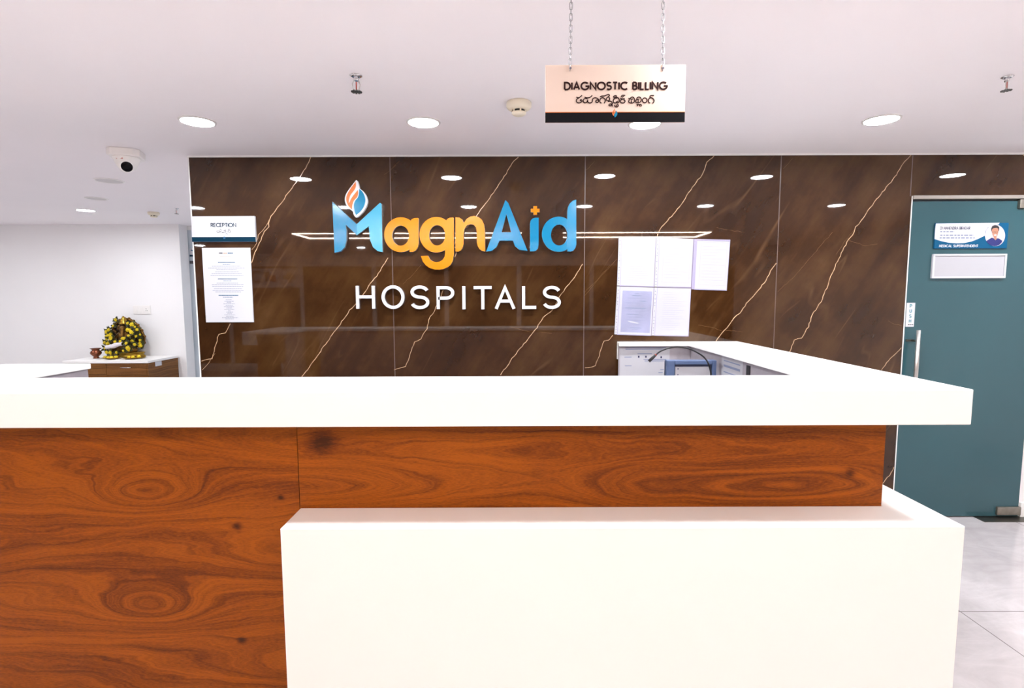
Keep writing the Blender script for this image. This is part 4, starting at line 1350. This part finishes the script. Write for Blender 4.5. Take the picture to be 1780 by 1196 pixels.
def sprinkler(px, py, label, k=1.0, rot=0.0):
    p = at_z(px, py, CEIL)
    t = thing('sprinkler', label, 'fire sprinkler', (p.x, p.y, CEIL), 'ceiling fire sprinklers')
    c = Vector((p.x, p.y, CEIL))
    MB().lathe([(0.020 * k, 0), (0.022 * k, -0.002), (0.015 * k, -0.006), (0.010 * k, -0.006)], c, seg=24).build('escutcheon', 'chrome', t)
    MB().lathe([(0.009 * k, -0.005), (0.009 * k, -0.020), (0.006 * k, -0.022)], c, seg=16).build('body', 'chrome', t)
    mb = MB()
    for s in (-1, 1):
        d = Vector((math.cos(rot), math.sin(rot), 0)) * s
        mb.tube([c + d * 0.008 * k + Vector((0, 0, -0.018 * k)), c + d * 0.013 * k + Vector((0, 0, -0.030 * k)), c + d * 0.010 * k + Vector((0, 0, -0.046 * k)), c + Vector((0, 0, -0.055 * k))], 0.0022 * k, 8)
    mb.build('frame_arm', 'steel', t)
    MB().tube([c + Vector((0, 0, -0.022 * k)), c + Vector((0, 0, -0.048 * k))], 0.0024 * k, 8).build('bulb', 'red_print', t)
    mb = MB().lathe([(0.004 * k, -0.050 * k), (0.005 * k, -0.056 * k)], c, seg=12)
    for i in range(10):
        a = 2 * PI * i / 10
        d = Vector((math.cos(a), math.sin(a), 0)); n_ = Vector((-d.y, d.x, 0))
        mb.prism([c + d * 0.003 * k - n_ * 0.0018 * k + Vector((0, 0, -0.055 * k)), c + d * 0.019 * k - n_ * 0.0034 * k + Vector((0, 0, -0.055 * k)), c + d * 0.019 * k + n_ * 0.0034 * k + Vector((0, 0, -0.055 * k)), c + d * 0.003 * k + n_ * 0.0018 * k + Vector((0, 0, -0.055 * k))], (0, 0, -0.002 * k))
    mb.build('deflector', 'dark_steel', t, fix=True)


sprinkler(619, 131, 'chrome fire sprinkler on the ceiling above the logo', 1.15, 0.3)
sprinkler(1751, 133, 'chrome fire sprinkler at the right edge of the ceiling', 1.0, 0.6)
sprinkler(306.5, 362, 'tiny fire sprinkler far back beside the marble edge', 1.0, 0.2)

# dome camera
p = at_z(219, 262, CEIL)
cc_ = Vector((p.x, p.y + 0.0, CEIL))
dc = thing('dome_camera', 'white security dome camera with a black lens on the left ceiling', 'security camera', cc_)
ang = math.radians(20)
def rot2(x, y):
    return Vector((cc_.x + x * math.cos(ang) - y * math.sin(ang), cc_.y + x * math.sin(ang) + y * math.cos(ang), CEIL))
s = 0.086; cch = 0.028
MB().prism([rot2(*q) for q in ((-s, -s + cch), (-s + cch, -s), (s - cch, -s), (s, -s + cch), (s, s - cch), (s - cch, s), (-s + cch, s), (-s, s - cch))], (0, 0, -0.045)).build('mounting_box', 'white_plastic', dc, bevel=0.006, fix=True)
c2 = cc_ + Vector((0.008, -0.01, 0))
MB().lathe([(0.072, -0.045), (0.073, -0.052), (0.058, -0.085), (0.046, -0.108), (0.03, -0.118), (0.004, -0.12)], c2, seg=40).build('housing', 'white_plastic', dc)
dirv = (CAM + Vector((0.3, 0, -0.5)) - c2).normalized()
eye = c2 + Vector((0.006, -0.016, -0.095))
MB().ball(eye, 0.042, seg=24, rings=16).build('eyeball', 'white_plastic', dc)
MB().lathe([(0.0345, 0.028), (0.0345, 0.044), (0.031, 0.046)], eye, dirv, seg=32).build('lens_collar', 'white_plastic', dc)
MB().lathe([(0.030, 0.046), (0.026, 0.050), (0.012, 0.052)], eye, dirv, seg=32).build('lens', 'lens', dc)
mk = MB()
for i, x in enumerate((-0.016, -0.006, 0.002, 0.010, 0.017)):
    mk.box(c2.x + x, c2.y - 0.0665, CEIL - 0.066, c2.x + x + 0.005, c2.y - 0.063, CEIL - 0.060)
mk.build('logo_print', 'red_print', dc)

# ------------------------------------------------------------------ cabinet with the idol
CZ = at_y(297, 617.5, FAR_Y).z
cf = at_z(256.5, 627, CZ)
CX1, CY0 = cf.x, cf.y
CX0 = at_y(112, 640, CY0).x
CY1 = FAR_Y - 0.014
cab = thing('cabinet', 'dark walnut cabinet with a white top against the far white wall', 'cabinet', ((CX0 + CX1) / 2, CY0, 0))
wal = wood_material('walnut_laminate', [(-4.8, 0.4, 0.5, 0.2, 2.0)], 0.03, light=(0.23, 0.098, 0.024), mid=(0.13, 0.050, 0.011), dark=(0.05, 0.018, 0.005))
TT = 0.028
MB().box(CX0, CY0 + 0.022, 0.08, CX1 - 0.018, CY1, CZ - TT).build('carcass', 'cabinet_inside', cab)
MB().box(CX1 - 0.018, CY0 + 0.004, 0, CX1, CY1, CZ - TT).build('side_panel', wal, cab)
MB().box(CX0 - 0.01, CY0 - 0.012, CZ - TT, CX1 + 0.012, CY1, CZ).build('top', 'white_slab', cab, bevel=0.003)
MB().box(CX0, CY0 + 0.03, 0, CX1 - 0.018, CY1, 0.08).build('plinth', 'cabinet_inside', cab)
dxs = at_y(184.5, 640, CY0).x
dzb = at_y(220, 652, CY0).z
dz2 = at_y(180, 651, CY0).z
dd = MB().box(dxs + 0.002, CY0 + 0.002, dzb, CX1 - 0.020, CY0 + 0.02, CZ - TT - 0.004).build('drawer', wal, cab, bevel=0.001)
hc_ = at_y(220, 639, CY0)
hm = MB()
hm.tube([(hc_.x - 0.055, CY0 + 0.002, hc_.z), (hc_.x - 0.055, CY0 - 0.022, hc_.z), (hc_.x + 0.055, CY0 - 0.022, hc_.z), (hc_.x + 0.055, CY0 + 0.002, hc_.z)], 0.005, 8)
hm.build('handle', 'chrome', dd)
for k in range(2):
    z1 = dzb - 0.004 - k * 0.29
    d2 = MB().box(dxs + 0.002, CY0 + 0.002, max(0.085, z1 - 0.286), CX1 - 0.020, CY0 + 0.02, z1).build('drawer', wal, cab, bevel=0.001)
    hm = MB(); hm.tube([(hc_.x - 0.055, CY0 + 0.002, z1 - 0.1), (hc_.x - 0.055, CY0 - 0.022, z1 - 0.1), (hc_.x + 0.055, CY0 - 0.022, z1 - 0.1), (hc_.x + 0.055, CY0 + 0.002, z1 - 0.1)], 0.005, 8)
    hm.build('handle', 'chrome', d2)
ds = MB().box(at_y(158, 640, CY0).x, CY0 + 0.002, dz2, dxs - 0.002, CY0 + 0.02, CZ - TT - 0.004).build('drawer', wal, cab, bevel=0.001)
MB().box(CX0, CY0 + 0.002, 0.085, dxs - 0.002, CY0 + 0.02, dz2 - 0.004).build('cabinet_door', wal, cab, bevel=0.001)
MB().box(CX0, CY0 + 0.002, dz2, at_y(158, 640, CY0).x - 0.003, CY0 + 0.02, CZ - TT - 0.004).build('drawer', wal, cab, bevel=0.001)
tg = at_x(275, 628, CX1 + 0.001)
tag(MB().box(CX1 + 0.0002, tg.y - 0.055, CZ - TT - 0.055, CX1 + 0.004, tg.y + 0.055, CZ - TT - 0.004).build('asset_tag', 'sign_white', loc=(CX1, tg.y, CZ - 0.08)),
    'small white tag stuck on the side of the walnut cabinet', 'tag')

# switch plate on the far wall
a, b = at_y(231, 531, FAR_Y - 0.008), at_y(262, 546, FAR_Y - 0.008)
sw = thing('switch_plate', 'white switch plate on the far wall above right of the idol', 'switch plate', ((a.x + b.x) / 2, FAR_Y, b.z))
MB().box(a.x, FAR_Y - 0.010, b.z, b.x, FAR_Y - 0.0005, a.z).build('plate', 'white_plastic', sw, bevel=0.003)
mb = MB()
for i in range(4):
    x = a.x + 0.022 + i * 0.034
    MB().box(x, FAR_Y - 0.014, b.z + 0.022, x + 0.030, FAR_Y - 0.010, a.z - 0.022).build('switch', 'white_plastic', sw, bevel=0.002)
c = at_y(254, 539, FAR_Y - 0.012)
mb = MB()
for dx, dz in ((0, 0.014), (-0.011, -0.008), (0.011, -0.008)):
    mb.lathe([(0.0045, 0), (0.0045, 0.002)], (c.x + dx, FAR_Y - 0.013, c.z + dz), (0, 1, 0), 10)
MB_s = mb.build('socket_hole', 'grey_print', sw)

# seated bronze idol
SB = at_y(217, 620, 6.42)
ST = at_y(214, 544, 6.42)
iy = 6.44
ic = Vector((SB.x, iy, CZ))
H_ = (ST.z - CZ) * 0.93
u = H_ / 10.0      # a tenth of the height
idol = thing('idol_statue', 'seated bronze deity statue hung with yellow flowers on the white-topped cabinet', 'statue', ic)
L_ = lambda x, y, z: ic + Vector((x * u, y * u, z * u))
mb = MB()
mb.lathe([(4.6, 0), (4.7, 0.25), (4.3, 0.5), (4.4, 0.9), (4.7, 1.1), (4.2, 1.25)], (0, 0, 0), seg=40)
mb.v = [ic + Vector((v.x * u, v.y * u * 0.46, v.z * u)) for v in mb.v]
mb.build('pedestal', 'brass', idol)
# body: one skinned surface of joints
sk = bpy.data.meshes.new('body')
J = [(0, 0, 2.0), (0, -0.1, 3.2), (0, 0, 4.6), (0, 0, 5.6), (0, -0.1, 6.3), (0, -0.15, 7.2), (0, 0, 8.0),          # 0-6 spine, neck, head
     (1.5, -0.3, 1.9), (3.3, -0.9, 1.9), (1.6, -2.0, 1.7), (-1.5, -0.3, 1.9), (-3.3, -0.9, 1.9), (-1.4, -2.1, 1.9),   # 7-12 legs crossed
     (1.3, 0, 5.4), (2.2, -0.3, 4.3), (2.7, -1.3, 4.9), (-1.3, 0, 5.4), (-2.2, -0.4, 4.2), (-2.0, -1.6, 3.6),         # 13-18 front arms
     (1.9, 0.3, 5.8), (2.9, 0.2, 6.6), (-1.9, 0.3, 5.8), (-2.9, 0.2, 6.6),                                       # 19-22 rear arms
     (0.1, -0.9, 6.4), (0.35, -1.25, 5.2), (-0.1, -1.3, 4.3)]                                                     # 23-25 trunk-like sash over the chest
RR = [1.5, 1.55, 1.2, 1.15, 0.6, 0.95, 0.8, 1.0, 0.75, 0.5, 1.0, 0.75, 0.5, 0.62, 0.45, 0.36, 0.62, 0.45, 0.36, 0.45, 0.32, 0.45, 0.32, 0.42, 0.36, 0.26]
ED = [(0, 1), (1, 2), (2, 3), (3, 4), (4, 5), (5, 6), (0, 7), (7, 8), (8, 9), (0, 10), (10, 11), (11, 12), (3, 13), (13, 14), (14, 15), (3, 16), (16, 17), (17, 18), (3, 19), (19, 20), (3, 21), (21, 22), (5, 23), (23, 24), (24, 25)]
sk.from_pydata([tuple(L_(*j) - ic) for j in J], ED, [])
sk.materials.append(M['bronze'])
bo = bpy.data.objects.new('body', sk)
scene.collection.objects.link(bo)
bo.parent = idol
md = bo.modifiers.new('skin', 'SKIN')
for v, r in zip(sk.skin_vertices[0].data, RR):
    v.radius = (r * u, r * u)
sk.skin_vertices[0].data[0].use_root = True
md.use_smooth_shade = True
bo.modifiers.new('sub', 'SUBSURF').render_levels = 2
# crown
MB().lathe([(0.95 * u, 0), (1.0 * u, 0.35 * u), (0.8 * u, 0.5 * u), (0.75 * u, 1.0 * u), (0.5 * u, 1.3 * u), (0.4 * u, 1.6 * u), (0.1 * u, 2.05 * u)], L_(0, 0, 7.95), seg=24).build('crown', 'brass', idol)
# face details on the head
for sx_ in (-1, 1):
    MB().ball(L_(0.32 * sx_, -0.92, 7.35), (0.13 * u, 0.08 * u, 0.08 * u), seg=10, rings=6).build('eye', 'ink_dark', idol)
    MB().ball(L_(1.25 * sx_, 0.05, 7.1), (0.55 * u, 0.15 * u, 0.7 * u), seg=14, rings=8).build('ear', 'bronze', idol)
# arch behind the figure
mb = MB()
pts = [L_(4.1 * math.cos(t) * (1 - 0.22 * max(0, math.sin(t))), 0.9, 4.7 + 4.5 * math.sin(t)) for t in [math.radians(-35 + 250 * i / 40) for i in range(41)]]
mb.tube(pts, 0.34 * u, 10)
for i in range(3, 38, 3):
    mb.ball(pts[i] + (pts[i] - L_(0, 0.9, 4.7)).normalized() * 0.2 * u, 0.36 * u, seg=8, rings=6)
mb.build('arch', 'bronze', idol)
mb = MB()
pl = [p.lerp(L_(0, 0.9, 4.7), 0.06) + Vector((0, 0.1 * u, 0)) for p in pts]
mb.prism(pl, (0, 0.2 * u, 0))
mb.build('back_plate', 'dark_leaf', idol, fix=True)

# white cloth over the lap
mb = MB()
nx, nyy = 16, 6
for i in range(nx + 1):
    for j in range(nyy + 1):
        s_ = i / nx; t_ = j / nyy
        x = -2.7 + 3.9 * s_
        z = 2.5 + 0.9 * s_ + 0.55 * (t_ - 0.5) * 1.6 + 0.10 * math.sin(9 * s_ + 3 * t_)
        y = -2.55 - 0.35 * math.sin(PI * t_) + 0.15 * math.sin(14 * t_)
        mb.v.append(L_(x, y, z))
for i in range(nx):
    for j in range(nyy):
        p0 = i * (nyy + 1) + j
        mb.face([p0, p0 + 1, p0 + nyy + 2, p0 + nyy + 1], 0, True)
cl_ = mb.build('draped_cloth', 'cloth', loc=L_(-1.3, -2.6, 2.5))
md = cl_.modifiers.new('solid', 'SOLIDIFY'); md.thickness = 0.006
tag(cl_, 'white folded cloth draped across the lap of the bronze idol', 'cloth')

# yellow flower garlands: strings that carry individual blooms and leaves
def bloom_mesh():
    mb = MB()
    for ring, (n, r, h) in enumerate(((8, 1.0, 0.0), (7, 0.75, 0.28), (5, 0.45, 0.5))):
        for i in range(n):
            a = 2 * PI * i / n + ring * 0.35
            d = Vector((math.cos(a), math.sin(a), 0)); nn = Vector((-d.y, d.x, 0))
            z = Vector((0, 0, h))
            pts = [d * 0.1 + z, d * r * 0.6 + nn * 0.28 * r + z + Vector((0, 0, 0.12)), d * r + z + Vector((0, 0, -0.05)), d * r * 0.6 - nn * 0.28 * r + z + Vector((0, 0, 0.12))]
            mb.prism(pts, (0, 0, -0.07))
    mb.ball((0, 0, 0.35), (0.35, 0.35, 0.3), seg=10, rings=6)
    return mb


gl = thing('flower_garland', 'yellow flower garland with dark leaves wound around the bronze idol', 'garland', L_(0, -1, 1.3))
bm_ = bloom_mesh()
proto_me = None
def facing(o, d):
    o.rotation_euler = d.to_track_quat('Z', 'Y').to_euler()

paths = [
    [(-3.9, -0.8, 2.6), (-4.3, -0.5, 3.8), (-3.9, -0.4, 5.2), (-3.6, -0.3, 6.4), (-2.3, -0.3, 7.7), (-0.9, -0.5, 9.3)],
    [(3.9, -0.5, 2.8), (4.3, -0.4, 4.0), (4.2, -0.4, 5.4), (3.7, -0.4, 6.8), (2.3, -0.5, 7.6), (1.6, -0.6, 8.6)],
    [(-2.6, -1.2, 6.0), (-2.2, -1.7, 4.8), (-1.0, -2.0, 3.9), (0.8, -2.1, 4.2), (2.4, -1.6, 5.4), (2.7, -1.0, 6.4)],
    [(-3.6, -2.1, 2.2), (-2.0, -2.7, 1.5), (0, -2.9, 1.3), (2.0, -2.7, 1.6), (3.8, -2.0, 2.8)],
    [(1.2, -1.9, 4.6), (2.1, -2.2, 3.6), (2.4, -2.5, 2.4)],
    [(-2.9, -0.6, 6.3), (-2.6, -1.0, 5.2), (-2.9, -1.2, 4.0), (-2.6, -1.8, 3.2)],
    [(1.6, -0.8, 6.9), (2.6, -0.7, 6.2), (3.2, -0.9, 5.0), (3.0, -1.2, 3.6)],
]
blooms = []
for pth in paths:
    P3 = spline([L_(*p) for p in pth], 6)
    MB().tube(P3, 0.12 * u, 6).build('string', 'leaf', gl)
    for k in range(0, len(P3), 4):
        blooms.append(P3[k] + Vector((random.uniform(-.4, .4), -0.25, random.uniform(-.4, .4))) * u)
first = None
for i, c in enumerate(blooms):
    if first is None:
        mbb = MB(); mbb.v = [v * (0.45 * u) for v in bm_.v]; mbb.f = bm_.f; mbb.mi = bm_.mi; mbb.smooth = bm_.smooth
        first = mbb.build('flower', 'petal', fix=True)
        first.parent = gl
        o = first
    else:
        o = first.copy(); scene.collection.objects.link(o); o.parent = gl
    o.location = c - Vector(gl.location)
    facing(o, Vector((random.uniform(-.5, .5), -1, random.uniform(-.2, .7))).normalized())
    k = random.uniform(0.75, 1.45)
    o.scale = (k, k, k)
lf = MB()
for c in blooms:
    for _ in range(7):
        d = Vector((random.uniform(-1, 1), random.uniform(-.3, .3), random.uniform(-1, 1))).normalized()
        nn = d.cross(Vector((0, 1, 0))).normalized()
        s0 = c + Vector((0, 0.15 * u, 0))
        ln = random.uniform(0.6, 1.25) * u
        lf.prism([s0, s0 + d * ln * 0.5 + nn * 0.3 * u, s0 + d * ln, s0 + d * ln * 0.5 - nn * 0.3 * u], (0, 0.03 * u, 0))
lv = lf.build('leaves', 'leaf', gl, fix=True); lv['kind'] = 'stuff'

# brass offering plates, pot and loose petals
def plate(px, py, r, label):
    p = at_z(px, py, CZ)
    t = thing('offering_plate', label, 'plate', (p.x, p.y, CZ), 'brass plates before the idol')
    MB().lathe([(r * 0.55, 0), (r * 0.95, 0.012), (r, 0.02), (r * 0.96, 0.02), (r * 0.55, 0.006)], (p.x, p.y, CZ), seg=32).build('dish', 'brass', t)
    mb = MB()
    for i in range(5):
        a = 2 * PI * i / 5
        mb.ball((p.x + r * 0.45 * math.cos(a), p.y + r * 0.45 * math.sin(a), CZ + 0.020), (0.02, 0.02, 0.014), seg=8, rings=6, jitter=0.1)
    mb.build('petals', 'petal', t)['kind'] = 'stuff'
    mb = MB().ball((p.x - r * 0.1, p.y - r * 0.2, CZ + 0.018), (0.025, 0.02, 0.012), seg=10, rings=6)
    mb.build('powder', 'red_cloth', t)
plate(196, 624.0, 0.085, 'small brass plate of red powder and petals left before the idol')
plate(234, 623.2, 0.115, 'larger brass plate of yellow petals right before the idol')
p = at_z(167.5, 623, CZ)
pot = thing('copper_pot', 'small round copper pot on the cabinet left of the idol', 'pot', (p.x, p.y, CZ))
MB().lathe([(0.030, 0), (0.034, 0.006), (0.024, 0.018), (0.030, 0.028), (0.052, 0.050), (0.058, 0.068), (0.050, 0.086), (0.036, 0.098), (0.040, 0.108), (0.058, 0.118), (0.057, 0.122), (0.036, 0.112)], (p.x, p.y, CZ), seg=36).build('vessel', 'copper', pot)
p = at_z(177, 623.6, CZ)
tag(MB().lathe([(0.02, 0), (0.05, 0.004), (0.052, 0.007), (0.02, 0.003)], (p.x, p.y, CZ), seg=28).build('saucer', 'steel', loc=(p.x, p.y, CZ)),
    'flat steel saucer between the copper pot and the idol', 'saucer')
p = at_z(181, 622.5, CZ)
fl1 = first.copy(); scene.collection.objects.link(fl1); fl1.parent = None
fl1.location = Vector((p.x + 0.02, p.y - 0.01, CZ + 0.012)); fl1.rotation_euler = (0.2, 0, 0.3)
fl1.name = 'loose_flower'
tag(fl1, 'single loose yellow flower lying on the cabinet left of the small plate', 'flower')

# ------------------------------------------------------------------ what the marble mirrors behind the photographer
BY = FIELD_Y0 + 0.03
VY = 2 * WALL_Y - BY
vt = lambda px, py: at_y(px, py, VY)
a, b = vt(380, 467), vt(528, 500)
pb = thing('pharmacy_band', 'pale frosted pharmacy sign band, mirrored in the marble right of the poster', 'sign', (a.x, BY, b.z))
MB().box(a.x - 1.0, BY, b.z, b.x, BY + 0.02, a.z).build('board', 'pharm_film', pb)
mb = MB()
zt_, zb_ = vt(450, 470).z, vt(450, 492).z
for ch, x0_, x1_ in (('C', 437, 454), ('Y', 458, 470), ('A', 412, 432), ('M', 388, 408), ('R', 370, 384)):
    for ln in layout(ch, vt(x0_, 480).x, vt(x1_, 480).x, zb_, zt_, 0.05):
        mb.stroke(ln, 0.05, (0, -0.003, 0), to3=on_plane(BY + 0.0235))
mb.build('lettering', 'grey_print', pb, fix=True)
p, q = vt(469, 490), vt(480, 478)
MB().box(p.x, BY + 0.02, p.z, q.x, BY + 0.024, q.z).build('red_mark', 'red_print', pb)
c = vt(504, 482)
mb = MB()
mb.stroke([(c.x + 0.2 * math.cos(2 * PI * i / 32), c.z + 0.2 * math.sin(2 * PI * i / 32)) for i in range(32)], 0.02, (0, -0.003, 0), to3=on_plane(BY + 0.0235), closed=True)
mb.box(c.x - 0.12, BY + 0.0205, c.z - 0.045, c.x + 0.12, BY + 0.0235, c.z + 0.045)
mb.box(c.x - 0.045, BY + 0.0205, c.z - 0.12, c.x + 0.045, BY + 0.0232, c.z + 0.12)
mb.build('cross_emblem', 'grey_print', pb, fix=True)
